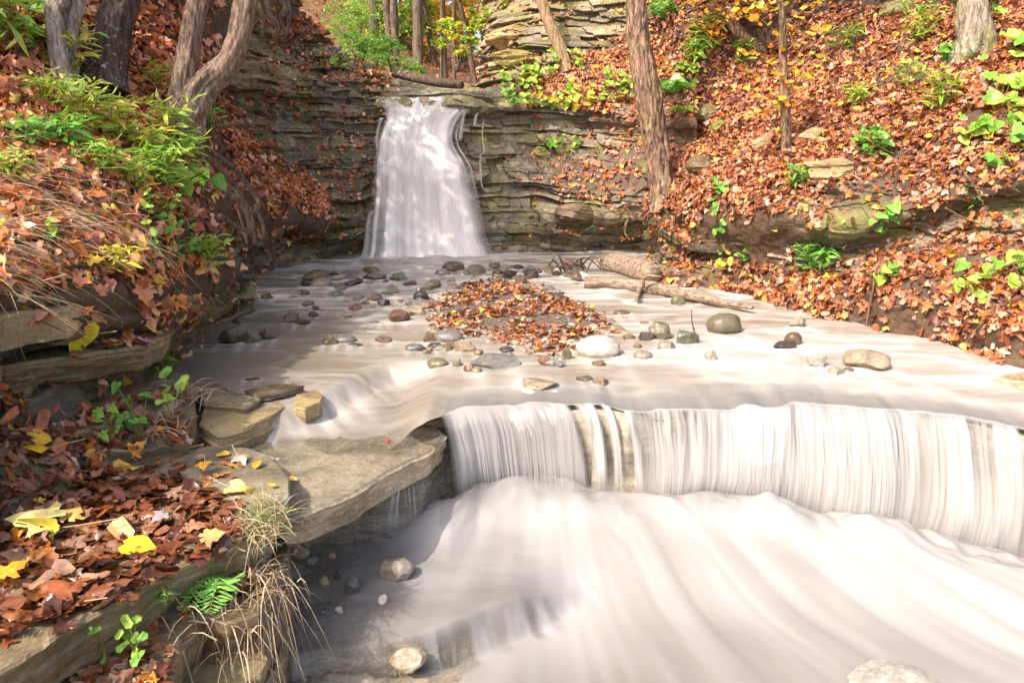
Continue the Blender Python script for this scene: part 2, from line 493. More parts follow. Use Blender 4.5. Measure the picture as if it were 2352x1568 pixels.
# right bank
px8 = [1480, 1600, 1750, 1900, 2050, 2200, 2352, 2750]
edge = [655, 672, 698, 738, 768, 800, 850, 930]
lip = [630, 640, 655, 675, 640, 680, 715, 750]
foot = [600, 590, 600, 605, 565, 525, 490, 420]
top_ = [480, 475, 460, 480, 480, 435, 405, 330]
D = [
 [(p, -300, Yp(p, -300, 0.3) if p > 1900 else 11.5 - (p - 1480) * 0.003) for p in px8],
 [(p, 0, min(Yp(p, 0, 0.3), 11.2 - (p - 1480) * 0.0015)) for p in px8],
 [(p, 150, min(Yp(p, 150, 0.3), 10.8)) for p in px8],
 [(p, 300, min(Yp(p, 300, 0.3), 10.3)) for p in px8],
 [(p, y, min(Yp(p, f_) + 0.02, 9.7)) for p, y, f_ in zip(px8, top_, foot)],
 [(p, y, min(Yp(p, y) + 0.08, 9.8)) for p, y in zip(px8, foot)],
 [(p, y, Yz(p, e, -0.03) + 0.16) for p, y, e in zip(px8, lip, edge)],
 [(p, y, Yz(p, y, -0.03)) for p, y in zip(px8, edge)],
 [(p, y + 90, Yz(p, y, -0.03) - 0.1) for p, y in zip(px8, edge)],
]
DR = [[0]*8,[0]*8,[0]*8,[0,.1,.1,0,0,0,0,0],[.8,.3,.3,.5,.5,.42,.55,.7],[1,.6,.3,.8,.75,.6,.75,.8],[.5,.3,.1,0,0,0,0,0],[.2,.2,.1,.1,.1,.1,.5,.5],[0]*8]
sheet('right_bank', D, DR, 420, 420, M_BANK, 0.36, 0.12, 5.0, 1.1)

# upstream floor and the wooded hill behind
def upstream(X, Y):
    z = 2.12 + 0.165 * np.clip(Y - 13, 0, 20)
    cxl = -0.75 + 0.05 * (Y - 11)
    d = np.abs(X - cxl)
    z = z + 0.55 * np.maximum(d - 1.1 - 0.05 * (Y - 11), 0) ** 1.1 * sstep(12.0, 16.5, Y)
    return z + 0.12 * fbm(X * 0.8, Y * 0.8, 0, 4)
gx, gy = np.meshgrid(np.linspace(-34, 34, 220), 10.95 + np.linspace(0, 1, 200) ** 1.8 * 75)
UP = np.stack([gx, gy, upstream(gx, gy)], -1)
m_fl, t_, b_ = new_mat('forest_floor')
n_ = noise_node(t_, 5, 8, 0.75)
t_.links.new(ramp(t_, n_.outputs['Fac'], [(0.3, (0.06, 0.03, 0.015)), (0.5, (0.22, 0.11, 0.05)), (0.68, (0.4, 0.24, 0.11))]), b_.inputs['Base Color'])
b_.inputs['Roughness'].default_value = 0.9
tag(mesh_obj('forest_floor', UP.reshape(-1, 3), grid_faces(200, 220), m_fl), kind='structure')
SHEETS.append((UP, grid_normals(UP), np.zeros(UP.shape[:2])))

# stream bed under everything
LIP = [(380, 925), (470, 950), (560, 1020), (700, 1020), (860, 1012), (970, 990), (1030, 955), (1060, 948), (1150, 938), (1290, 942), (1430, 948),
       (1600, 947), (1800, 942), (1920, 945), (2060, 952), (2200, 968), (2352, 992), (2700, 1060)]
LIPW = np.array([at_z(x, y, -0.06) for x, y in LIP])
def lipY(x):
    x = np.asarray(x, float)
    return np.interp(x, LIPW[:, 0], LIPW[:, 1]) + (0.07 * fbm(x * 2.2, 3.3, 0, 3) + 0.022 * vnoise(x * 9, 1.2) + 0.010 * vnoise(x * 25, 5.2)) * sstep(-0.4, 0.1, x)
gx, gy = np.meshgrid(np.linspace(-5.5, 6.5, 420), np.linspace(-0.5, 11, 420))
bz = np.where(gy > lipY(gx) - 0.02, -0.24 + 0.17 * sstep(0.9, 0.05, gy - lipY(gx)) * sstep(-0.4, -0.1, gx), -1.0) + 0.03 * fbm(gx * 2, gy * 2) + 0.012 * fbm(gx * 9, gy * 9, 3)
shelf = [(560, 1540), (760, 1500), (860, 1488), (1000, 1450), (1120, 1400), (1230, 1360), (1335, 1310), (1400, 1250), (1470, 1190), (1520, 1140)]
SHW = np.array([at_z(x, y, -0.64)[:2] for x, y in shelf])
def side_of(X, Y, L):
    """signed distance to polyline L (positive on its left when walking along it)"""
    best = np.full(np.shape(X), 1e9)
    sg = np.ones(np.shape(X))
    for (x0, y0), (x1, y1) in zip(L[:-1], L[1:]):
        dx, dy = x1 - x0, y1 - y0
        t = np.clip(((X - x0) * dx + (Y - y0) * dy) / (dx * dx + dy * dy), 0, 1)
        ex, ey = X - (x0 + t * dx), Y - (y0 + t * dy)
        d = np.hypot(ex, ey)
        m = d < best
        sg = np.where(m, np.where(dx * ey - dy * ex > 0, 1, -1), sg)
        best = np.minimum(best, d)
    return best * sg
sd = side_of(gx, gy, SHW)
sl, sk = strata(np.stack([gx, gy, gx * 0], -1))
shelf_z = -0.665 - 0.35 * sstep(-0.30, 0.10, gx) + 0.02 * fbm(gx * 3, gy * 5, 1) + 0.01 * fbm(gx * 11, gy * 16, 5)
low = gy < lipY(gx) - 0.02
bz = np.where(low & (sd + 0.02 * fbm(gx * 7, gy * 7, 2) > 0.05), shelf_z, bz)
# broken flags below the shelf edge, bottom left
flag = np.floor(gx * 3 + 0.4 * vnoise(gx * 5, gy * 5)) * 7 + np.floor(gy * 5 + 0.5 * vnoise(gx * 4, gy * 4, 3))
bz = np.where(low & (sd < 0) & (gx < 0.3), -0.765 + 0.05 * h1(flag.astype(int)) - 0.11 * sstep(-0.75, -0.25, gx) + 0.012 * fbm(gx * 12, gy * 14, 7), bz)
m_bed, t_, b_ = new_mat('wet_stream_bed')
c_, h_ = rock_color(t_, 0.15, 0.95)
t_.links.new(c_, b_.inputs['Base Color'])
b_.inputs['Roughness'].default_value = 0.22
bump(t_, b_, h_, 0.6, 0.02)
tag(mesh_obj('stream_bed', np.stack([gx, gy, bz], -1).reshape(-1, 3), grid_faces(420, 420), m_bed), kind='structure')
BEDP = np.stack([gx, gy, bz], -1)

# rock face behind the lower fall
fx = np.concatenate([np.linspace(at_z(1030, 985, -0.06)[0], 4.6, 420)])
fv = np.linspace(0, 1, 90)
FX, FV = np.meshgrid(fx, fv)
FP = np.stack([FX, lipY(FX) + 0.02 + 0 * FV, -0.075 - FV * 0.85], -1)
st, k = strata(FP, 1.2, 9.0)
FP[..., 1] -= 0.16 * (st - 0.5) + 0.02 * fbm(FX * 12, FP[..., 2] * 20, 1, 3)
tag(mesh_obj('lower_falls_rock', FP.reshape(-1, 3), grid_faces(90, 420), M_CLIFF, smooth=False, attrs={'rock': np.ones(FX.size), 'lay': h1(k, 9).ravel()}), kind='structure')

# ray casting onto the land
_vs, _fs, _n = [], [], 0
for P, N, R in SHEETS:
    r, c = P.shape[:2]
    _vs.append(P.reshape(-1, 3)); _fs.append(grid_faces(r, c) + _n); _n += r * c
BVH = BVHTree.FromPolygons([Vector(v) for v in np.concatenate(_vs)], np.concatenate(_fs).tolist())
def hit(px, py):
    d = Vector(ray(px, py)).normalized()
    loc, nor, i, dist = BVH.ray_cast(Vector(CAM), d)
    if loc is None:
        return at_Y(px, py, 10), np.array([0, 0, 1.0])
    if nor.dot(d) > 0: nor = -nor
    return np.array(loc), np.array(nor)
def drop(x, y, z=8.0):
    loc, nor, i, dist = BVH.ray_cast(Vector((x, y, z)), Vector((0, 0, -1)))
    return None if loc is None else np.array(loc)

# ------------------------------------------------------------------ water
def interp_levels(px_levels, Yref):
    pass
stepL = np.array([at_z(x, y, 0.0)[:2] for x, y in [(380, 985), (560, 965), (655, 940), (740, 908), (815, 868), (890, 838), (985, 832)]])
def pool_z(X, Y):
    sd = side_of(X, Y, stepL)
    fade = 1 - sstep(-0.75, -0.45, X)
    z = 0.0 + 0.02 * (Y - 5) * sstep(5, 9, Y) * 0.6
    z = z - (0.105 * sstep(0.05, -0.11, sd)) * fade
    z = z - 0.03 * sstep(0.6, 0.0, Y - lipY(X)) ** 2
    rip = fbm(X * 2.2 + 3, Y * 3.6, 0.0, 3) * 0.013 * sstep(4.2, 5.5, Y) + vnoise(X * 1.2, Y * 5 + 0.6 * X, 4) * 0.006
    rip = rip + 0.02 * fbm(X * 4, Y * 7, 6, 2) * sstep(6.3, 7.4, Y) * sstep(0.8, -0.2, X)
    rip = rip + 0.014 * vnoise(X * 8, 1.7, 2) * sstep(0.5, 0.05, Y - lipY(X))
    rg = 1 - np.abs(vnoise(X * 1.5 + 0.4 * Y + 0.5 * vnoise(X, Y * 2, 9), Y * 4.2 - 0.3 * X, 7))
    rip = rip + 0.012 * sstep(0.72, 1.0, rg) * sstep(4.1, 4.8, Y)
    rip = rip + 0.05 * np.exp(-((X + 0.95) / 0.8) ** 2) * np.exp(-((Y - 9.55) / 0.28) ** 2)
    return z + rip
nv, nu = 380, 460
U, Vv = np.meshgrid(np.linspace(-3.9, 4.9, nu), np.linspace(0, 1, nv) ** 1.25)
YY = lipY(U) + Vv * (10.45 - lipY(U))
ZZ = pool_z(U, YY)
sd = side_of(U, YY, stepL)
fade = 1 - sstep(-0.75, -0.45, U)
rg1 = 1 - np.abs(vnoise(U * 1.5 + 0.4 * YY + 0.5 * vnoise(U, YY * 2, 9), YY * 4.2 - 0.3 * U, 7))
rg2 = 1 - np.abs(vnoise(U * 3.1 + 0.8 * YY + 0.5 * vnoise(U * 2, YY * 4, 3), YY * 9.5 - 0.7 * U, 17))
foam = 0.16 + 0.28 * fbm(U * 1.1 + 0.5 * YY, YY * 3.2, 1.0, 4) + 0.16 * fbm(U * 3.5, YY * 22, 2.0, 3)
riff = 0.45 + 0.75 * sstep(6.2, 7.6, YY) + 0.3 * sstep(0.0, 1.2, U)
foam += (0.40 * sstep(0.62, 1.0, rg1) + 0.32 * sstep(0.66, 1.0, rg2)) * riff - 0.02
foam += 0.55 * sstep(0.05, -0.06, sd) * fade * sstep(-0.45, -0.15, sd) * (0.55 + 0.6 * vnoise((U * 0.85 + YY * 0.5) * 26, 2, 0))
foam += 0.9 * np.exp(-((U + 0.95) / 0.95) ** 2) * sstep(9.2, 9.9, YY)           # under the upper falls
foam += 0.35 * sstep(0.1, 1.6, U) * sstep(6.6, 5.2, YY)
nl = sstep(0.75, 0.05, YY - lipY(U)) * sstep(-0.5, -0.1, U)
foam = foam * (1 - 0.6 * nl) + nl * (0.36 + 0.30 * fbm(U * 22 + 1.0 + 0.8 * vnoise(U * 2, YY * 3, 2), (YY - lipY(U)) * 0.8, 1.0, 4))
foam -= 0.35 * sstep(-1.0, -1.9, U) * sstep(6.6, 5.5, YY)
al = np.ones_like(U)
al = np.where(sd < 0, 1 - 0.45 * fade * sstep(-0.05, -0.4, sd) * (0.5 + 0.5 * fbm(U * 3, YY * 8, 8, 3)), al)
al *= sstep(-0.002, 0.30, YY - lipY(U) + 0.10 * fbm(U * 5, YY * 5, 2, 3)) * fade + (1 - fade)
rk = sstep(1.1, 0.25, YY - lipY(U)) * sstep(0.1, 0.4, U)
al -= 0.28 * rk * sstep(-0.15, 0.45, fbm(U * 2.2, YY * 6, 11, 3) + 0.25 * sstep(1.9, 1.2, U))
tag(mesh_obj('pool_water', np.stack([U, YY, ZZ], -1).reshape(-1, 3), grid_faces(nv, nu), M_POOL,
             attrs={'foam': np.clip(foam, 0, 1).ravel(), 'alpha': np.clip(al, 0, 1).ravel()}), kind='structure')

# lower fall: curtains of water over the lip
cu = np.array([1006, 1060, 1100, 1200, 1300, 1430, 1600, 1800, 1920, 2060, 2200, 2352, 2700.0])
base_y = np.array([1125, 1130, 1120, 1110, 1105, 1120, 1180, 1200, 1225, 1250, 1285, 1315, 1420.0])
CUW = np.array([at_z(x, np.interp(x, [q[0] for q in LIP], [q[1] for q in LIP]), -0.06) for x in cu])
base_z = np.interp(cu, [1006, 1430, 1800, 2352, 2700], [-.57, -.60, -.68, -.80, -.84])
BW = np.array([at_z(x + (45 if x < 1250 else 15 if x < 1450 else 0), y, bz_) for x, y, bz_ in zip(cu, base_y, base_z)])
BW[:, 1] = np.minimum(BW[:, 1], CUW[:, 1] - 0.05)
n_u, n_v = 1500, 90
tu = np.linspace(0, 1, n_u)
xs = np.interp(tu, np.linspace(0, 1, len(cu)), cu)
TOPW = np.stack([np.interp(xs, cu, CUW[:, i]) for i in range(3)], -1)
TOPW[:, 1] = lipY(TOPW[:, 0])
BOTW = np.stack([np.interp(xs, cu, BW[:, i]) for i in range(3)], -1)
TOPW[:, 2] = pool_z(TOPW[:, 0], TOPW[:, 1])
def curtain(name, off, seed, thin):
    v0 = np.linspace(-0.3, 1.03, n_v)[:, None]
    v = np.maximum(v0, 0)
    back = np.maximum(-v0, 0) / 0.3
    P = np.empty((n_v, n_u, 3))
    fwd = 1 - (1 - np.minimum(v, 1)) ** 2.0
    P[..., 0] = TOPW[:, 0] + (BOTW[:, 0] - TOPW[:, 0]) * fwd
    P[..., 1] = TOPW[:, 1] + (BOTW[:, 1] - off - TOPW[:, 1]) * fwd + back * 0.32
    P[..., 2] = TOPW[:, 2] + (BOTW[:, 2] - TOPW[:, 2]) * v ** 1.55
    P[..., 2] = np.where(v0 <= 0, pool_z(P[..., 0], P[..., 1]), P[..., 2]) + 0.006 
    wx = TOPW[:, 0][None, :] + 0.012 * vnoise(TOPW[:, 0][None, :] * 6, v0 * 3, seed)
    s1 = fbm(wx * 22 + seed + 0.4 * v * vnoise(wx * 5, 1, seed), v * 0.6, seed, 4)
    s2 = vnoise(wx * 120 + seed, v * 0.8, seed + 3)
    s3 = vnoise(wx * 3.5 + seed, v * 0.7, seed + 5)
    on = sstep(0.0, 0.3, v)
    P[..., 1] -= (0.010 * s1 + 0.003 * s2 + 0.055 * s3) * on + 0.03 * vnoise(wx * 2.4, v * 3, 3) * v
    pxs = xs[None, :]
    sl = sstep(1340, 1220, pxs)
    fo = 0.72 + 0.28 * s1 * (1 - 0.85 * sl) + 0.22 * s2 * (1 - 0.92 * sl) - 0.12 * sl + 0.15 * s3 + 0.2 * sstep(0.4, 1.0, v)
    fo = np.where(v0 < 0, np.maximum(fo, 0.75), fo)
    gap = np.maximum.reduce([q + 0 * P[..., 0] for q in (sstep(1286, 1304, pxs - 30 * v) * sstep(1334, 1312, pxs - 30 * v), sstep(1350, 1364, pxs - 10 * v) * sstep(1390, 1372, pxs - 10 * v), 0.95 * sstep(1392, 1402, pxs) * sstep(1436, 1424, pxs),
                             0.6 * sstep(1440, 1452, pxs) * sstep(1510, 1470, pxs), sstep(2318, 2334, pxs) * sstep(2430, 2370, pxs))])
    a = thin + (0.55 * s1 + 0.22 * s2) * (1 - sl) * sstep(1.0, 0.45, v) + 0.32 * s3 + 0.35 * sl + 0.25 * sstep(0.4, 0.9, v)
    a = np.where(v0 < 0.1, np.maximum(a, 0.9 * sstep(0.1, 0.0, v0) + 0 * a), a)
    a = a * (1 - 0.97 * gap * sstep(-0.02, 0.06, v0) * sstep(1.0, 0.82, v + 0.15 * s1))
    a = np.clip(a, 0.0, 1) * sstep(1.08, 0.80, v + 0.14 * s1 + 0.10 * s3)
    a = a * sstep(-0.3, -0.02, v0) * sstep(1006, 1030, pxs + 0 * v)
    return mesh_obj(name, P.reshape(-1, 3), grid_faces(n_v, n_u), M_FALL, attrs={'foam': np.clip(fo + 0 * P[..., 0], 0, 1).ravel(), 'alpha': np.clip(a + 0 * P[..., 0], 0, 1).ravel()})
root = empty('lower_waterfall', 'wide low waterfall of white silky curtains dropping over the front rock ledge', 'waterfall')
for nm, off, sd_, th in (('water_curtain', 0.0, 1.0, 0.82), ('water_strands', 0.05, 20.0, 0.16)):
    o = curtain(nm, off, sd_, th)
    o.parent = root
set_base(root, tuple(BOTW[n_u // 2]))

# water below the lower fall
n_u2, n_v2 = 460, 420
U, Vv = np.meshgrid(np.linspace(-1.75, 4.9, n_u2), np.linspace(0, 1, n_v2))
bx = BOTW[:, 0]
botY = np.interp(U, bx, BOTW[:, 1], left=lipY(U[0, 0]) + 0.0)
botY = np.where(U < bx[0], BOTW[0, 1] + 0.25 * sstep(0, 0.8, bx[0] - U), botY)
botZ = np.interp(U, bx, BOTW[:, 2], left=BOTW[0, 2])
botZ = botZ - 0.05 * sstep(0, 0.6, bx[0] - U)
YN = 1.1
YY = botY + 0.12 - Vv * (botY + 0.12 - YN)
dd = botY - YY
sd = side_of(U, YY, SHW)
inside = sstep(-0.07, 0.03, sd + 0.012 * fbm(U * 9, YY * 9, 2)) * sstep(0.42, 0.0, U)
zz = botZ * sstep(0.9, 0.0, dd) + (-0.80 + 0.01 * (U - 1)) * (1 - sstep(0.9, 0.0, dd))
q = (U - 0.2) / (np.maximum(dd, -0.1) + 1.0)
mound = np.exp(-((dd - 0.34) / 0.26) ** 2) * sstep(-0.95, -0.1, U)
zz = zz + 0.17 * mound * (0.7 + 0.4 * vnoise(U * 1.7, dd * 1.2, 2))
puff = np.exp(-((dd - 0.13) / 0.17) ** 2) * sstep(-0.75, -0.2, U)
zz = zz + puff * (0.13 + 0.10 * fbm(U * 3.5, dd * 5, 4, 3))
zs = -0.635 + 0.03 * sstep(0.9, 0.0, dd)
zz = zz * (1 - inside) + np.maximum(zs, zz * sstep(0.6, 0.0, dd) + zs * (1 - sstep(0.6, 0.0, dd))) * inside
zz = zz + (0.020 * fbm(q * 3.2, dd * 1.1, 0, 3) + 0.008 * vnoise(q * 14, dd * 1.5, 3)) * sstep(0.05, 0.5, dd) * (1 - 0.7 * inside * sstep(0.2, -0.4, U))
zz -= 0.02 * sstep(0.3, 1.6, dd) * sstep(0.4, 1.4, U)
foam = 0.64 + 0.36 * fbm(q * 3.0 + 0.3 * vnoise(q * 2, dd * 2, 5), dd * 1.1, 2.0, 4) + 0.18 * vnoise(q * 15, dd * 1.2, 9) + 0.10 * vnoise(q * 42, dd * 1.4, 5) + 0.42 * sstep(0.5, 0.05, dd) - 0.16 * sstep(0.5, 1.1, dd)
foam += 0.14 * vnoise((U * 0.8 + YY * 0.6) * 28, 1, 1) * sstep(-0.2, -0.02, sd) * sstep(0.06, 0.0, sd)
brown = sstep(0.9, 1.5, dd) * sstep(1.3, 0.4, np.abs(U - 0.75))
foam -= 0.35 * brown
thin = sstep(-0.30, -1.0, U + 0.3 * fbm(U * 2, YY * 2, 4, 3)) * sstep(0.05, 0.5, dd + 0.4 * sstep(-0.7, -1.1, U))
al = 1 - 0.66 * thin * (0.75 + 0.3 * fbm(U * 4 + YY, YY * 9, 3, 3))
al = al - 0.40 * inside * sstep(0.25, 0.7, dd) * sstep(0.75, 0.1, U) * (0.6 + 0.7 * fbm(U * 2.5, YY * 8, 7, 3))
cas = sstep(-0.13, -0.07, sd) * sstep(0.03, -0.03, sd) * sstep(0.42, 0.0, U)
al = al - cas * np.clip(0.55 * sstep(-0.15, -0.5, U) + 0.65 * vnoise((U * 0.8 + YY * 0.6) * 17, 4, 4), -0.2, 0.9) * sstep(0.7, -0.1, U)
al = np.clip(al, 0.06, 1) * sstep(1.06, 0.97, Vv)
al = al * np.where(U > -0.4, sstep(-0.10, 0.34, dd + 0.12 * fbm(U * 5, dd * 5, 3, 3)), 1)
al = np.where(U < -1.2, al * sstep(-1.75, -1.2, U), al)
tag(mesh_obj('lower_pool_water', np.stack([U, YY, zz], -1).reshape(-1, 3), grid_faces(n_v2, n_u2), M_LOWER,
             attrs={'foam': np.clip(foam, 0, 1).ravel(), 'alpha': np.clip(al, 0, 1).ravel()}), kind='structure')

# upper waterfall
ul = np.array([(868, 222, 10.9), (884, 245, 10.72), (884, 275, 10.6), (868, 330, 10.35), (858, 390, 10.2), (852, 470, 10.05), (846, 550, 9.85), (834, 604, 9.6)], float)
ur = np.array([(1132, 222, 10.9), (1085, 250, 10.7), (1052, 288, 10.55), (1052, 330, 10.35), (1084, 385, 10.2), (1098, 460, 10.05), (1116, 540, 9.85), (1142, 602, 9.6)], float)
n_u, n_v = 260, 300
L = np.array([at_Y(*p) for p in ul]); Rr = np.array([at_Y(*p) for p in ur])
L = catmull(L, n_v); Rr = catmull(Rr, n_v)
_v = np.linspace(0, 1, n_v)
L[:, 0] += 0.05 * fbm(_v * 3.5, 1.0, 0, 2) - 0.03
Rr[:, 0] += 0.05 * fbm(_v * 3.5, 5.0, 0, 2) + 0.02
s = np.linspace(0, 1, n_u)[None, :, None]
def upper(name, off, seed, thin):
    P = L[:, None, :] * (1 - s) + Rr[:, None, :] * s
    v = np.linspace(0, 1, n_v)[:, None]
    uu = s[..., 0]
    bul = np.sin(math.pi * uu) ** 0.7
    P = P.copy()
    P[..., 1] -= 0.14 * bul * sstep(0, 0.2, v) + off
    for c0, a0 in ((0.17, 0.07), (0.36, 0.13), (0.55, 0.18), (0.82, 0.09)):
        d0 = v - c0 - 0.05 * vnoise(uu * 5 + seed, 1, 1)
        P[..., 1] -= a0 * np.exp(-(np.maximum(d0, 0) / 0.10) ** 2) * sstep(-0.03, 0.045, d0) * (0.6 + 0.5 * vnoise(uu * 4 + seed, c0 * 9, 2))
    spread = uu * 1.0
    s1 = vnoise(spread * 26 + seed, v * 2.4, seed)
    s2 = vnoise(spread * 60 + seed, v * 3.2, seed + 2)
    s3 = vnoise(spread * 7 + seed, v * 2.2, seed + 4)
    P[..., 1] -= 0.008 * s1 + 0.003 * s2 + 0.04 * s3
    fo = 0.78 + 0.16 * s1 + 0.08 * s2 + 0.18 * s3 + 0.2 * v
    edge = np.minimum(uu, 1 - uu)
    core = sstep(0.10, 0.26, edge) * (name == 'water_veil')
    a = sstep(-0.02, 0.20, edge + 0.07 * s1 + 0.06 * s3) * (thin + (0.35 * s1 + 0.25 * s3) * (1 - 0.85 * core) + 0.1 * core)
    topthin = sstep(0.27, 0.05, v) * sstep(0.16, 0.30, np.abs(uu - 0.42) + 0.05 * s3 + 0.03 * s1)
    a = a * (1 - 0.72 * topthin)
    a = a * sstep(0, 0.03, v) * sstep(1.0, 0.975, v)
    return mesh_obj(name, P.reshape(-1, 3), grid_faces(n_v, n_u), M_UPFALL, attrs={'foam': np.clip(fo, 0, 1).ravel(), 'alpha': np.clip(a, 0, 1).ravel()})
root = empty('upper_waterfall', 'tall narrow white waterfall fanning down the stepped shale cliff at the back', 'waterfall')
for nm, off, sd_, th in (('water_veil', 0.0, 2.0, 0.95), ('water_strands', 0.05, 31.0, 0.30)):
    upper(nm, off, sd_, th).parent = root
# side trickle right of the fall
for tr_pts, tw in (([(1112, 268, 10.45), (1108, 310, 10.36), (1112, 350, 10.3), (1104, 360, 10.28), (1106, 420, 10.2), (1114, 440, 10.1)], .022),
                   ([(1095, 236, 10.7), (1072, 250, 10.62), (1062, 285, 10.5), (1056, 330, 10.3)], .03), ([(1120, 240, 10.7), (1096, 262, 10.6), (1090, 292, 10.45)], .025),
                   ([(880, 268, 10.6), (872, 285, 10.45), (866, 320, 10.3), (868, 350, 10.2)], .035), ([(862, 480, 10.0), (848, 500, 9.9), (844, 560, 9.75), (838, 600, 9.6)], .05)):
    tp = catmull(np.array([at_Y(*p) for p in tr_pts]), 40)
    wv_ = np.linspace(-1, 1, 9)
    wob = (1 + 0.4 * vnoise(np.linspace(0, 6, 40), tw * 99))[:, None, None]
    TP = tp[:, None, :] + np.stack([wv_ * tw, -0.03 * (1 - wv_ ** 2), 0 * wv_], -1)[None] * wob
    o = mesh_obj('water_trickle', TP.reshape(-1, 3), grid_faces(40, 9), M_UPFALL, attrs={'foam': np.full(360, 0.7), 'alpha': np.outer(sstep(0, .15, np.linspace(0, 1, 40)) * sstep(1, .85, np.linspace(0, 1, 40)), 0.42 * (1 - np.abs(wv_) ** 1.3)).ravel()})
    o.parent = root
set_base(root, tuple(at_Y(985, 600, 9.6)))
# water arriving above the falls
gx_, gy_ = np.meshgrid(np.linspace(-1, 1, 60), np.linspace(10.85, 16, 60))
cxl = -0.98 + 0.06 * (gy_ - 11)
zz_ = 2.19 + 0.035 * (gy_ - 10.9) + 0.03 * fbm(gx_ * 3, gy_ * 3) + 0.06 * np.exp(-((gx_ - 0.1) / 0.35) ** 2) * np.exp(-((gy_ - 11.3) / 0.35) ** 2)
UW = np.stack([cxl + gx_ * 0.78, gy_, zz_], -1)
tag(mesh_obj('upper_stream_water', UW.reshape(-1, 3), grid_faces(60, 60), M_FALL, attrs={'foam': np.clip(0.55 + 0.4 * fbm(gx_ * 4, gy_), 0, 1).ravel(), 'alpha': (0.9 * sstep(1, 0.6, np.abs(gx_))).ravel()}), kind='structure')

# ------------------------------------------------------------------ leaves
def leaf_tpl(kind, curl, fold, twist=0.0, ring2=False):
    if kind == 'maple':
        pts = [(-90, .10), (-72, .42), (-40, .50), (-28, .34), (-8, .62), (8, .72), (20, .48), (38, .40), (55, .62), (75, .70), (90, 1.0),
               (105, .70), (125, .62), (142, .40), (160, .48), (172, .72), (188, .62), (208, .34), (220, .50), (252, .42)]
    elif kind == 'oval':
        pts = [(a, 0.30 + 0.45 * abs(math.sin(math.radians(a))) ** 1.6) for a in range(-90, 270, 36)]
    elif kind == 'heart':
        pts = [(-90, .30), (-62, .58), (-30, .66), (0, .58), (35, .56), (62, .70), (90, 1.0), (118, .70), (145, .56), (180, .58), (210, .66), (242, .58)]
    elif kind == 'lance':
        pts = [(-90, .9), (-83, .6), (-60, .26), (0, .15), (60, .28), (83, .65), (90, 1.0), (97, .65), (120, .28), (180, .15), (240, .26), (263, .6)]
    a = np.radians([p[0] for p in pts]); r = np.array([p[1] for p in pts])
    x, y = np.cos(a) * r, np.sin(a) * r
    xy = np.stack([x, y], -1)
    V = np.concatenate([[[0, 0]], xy * 0.52, xy]) if ring2 else np.concatenate([[[0, 0]], xy])
    z = curl * (V[:, 1] ** 2) + fold * np.abs(V[:, 0]) + twist * V[:, 0] * V[:, 1] + 0.05 * np.sin(V[:, 0] * 9 + curl * 20) + 0.0
    z[0] -= 0.04
    z = z + 0.10 * np.sin(V[:, 0] * 4 + V[:, 1] * 3 + curl * 30)
    V = np.concatenate([V, z[:, None]], 1) * 0.55
    n = len(pts)
    T = [[0, 1 + i, 1 + (i + 1) % n] for i in range(n)]
    if ring2:
        T += [[1 + i, 1 + n + i, 1 + n + (i + 1) % n] for i in range(n)] + [[1 + i, 1 + n + (i + 1) % n, 1 + (i + 1) % n] for i in range(n)]
    T = np.array(T)
    return V, T
def tpls(kind, seed=0, ring2=False, k=1.0, n=5):
    r = random.Random(seed)
    return [leaf_tpl(kind, k * r.uniform(-.35, .5), k * r.uniform(-.3, .5), k * r.uniform(-.6, .6), ring2) for _ in range(n)]
MAPLE, OVAL, HEART, LANCE = tpls('maple', 1), tpls('oval', 2), tpls('heart', 3, True, .7), tpls('lance', 4)
MAPLE2, OVAL2, HEART2 = tpls('maple', 11, True, .8, 9), tpls('oval', 12, True, .8, 7), tpls('heart', 13, True, .6)
MAPLEF, OVALF = tpls('maple', 21, True, .35, 9), tpls('oval', 22, True, .4, 7)
def instance(mb, tl, pos, nor, size, col, yaw=None, fwd=None):
    """many leaves into one mesh builder; nor = leaf normal, fwd = direction of the leaf tip"""
    pos = np.asarray(pos, float); N = len(pos)
    if N == 0: return
    nor = np.asarray(nor, float); nor = nor / (np.linalg.norm(nor, axis=1, keepdims=True) + 1e-9)
    if fwd is None:
        fwd = rng.normal(size=(N, 3))
    fwd = fwd - nor * (fwd * nor).sum(1, keepdims=True)
    fwd = fwd / (np.linalg.norm(fwd, axis=1, keepdims=True) + 1e-9)
    rt = np.cross(fwd, nor)
    M = np.stack([rt, fwd, nor], 1)          # rows: local axes in world
    which = rng.integers(0, len(tl), N)
    size = np.broadcast_to(np.asarray(size, float), (N,))
    for k, (V, T) in enumerate(tl):
        m = which == k
        n = m.sum()
        if not n: continue
        W = np.einsum('vi,nij->nvj', V, M[m]) * size[m][:, None, None] + pos[m][:, None, :]
        f = (T[None] + (np.arange(n) * len(V))[:, None, None]).reshape(-1, 3)
        c = np.repeat(np.asarray(col)[m], len(V), 0)
        c = c * (0.85 + 0.3 * rng.random((len(c), 1)))
        mb.add(W.reshape(-1, 3), f, c)
RUST = np.array([(0.36, 0.105, 0.035), (0.46, 0.18, 0.085), (0.25, 0.072, 0.028), (0.55, 0.28, 0.17), (0.40, 0.14, 0.06), (0.15, 0.05, 0.024), (0.52, 0.18, 0.04), (0.60, 0.36, 0.24)])
BRIGHT = np.array([(0.70, 0.42, 0.045), (0.72, 0.27, 0.035), (0.66, 0.50, 0.10)])
def leaf_cols(n, bright=0.06, dark=1.0):
    c = RUST[rng.integers(0, len(RUST), n)] * dark
    c = c * np.array([1.0, 0.93, 0.86])
    b = rng.random(n) < bright
    c[b] = BRIGHT[rng.integers(0, 3, b.sum())]
    return c
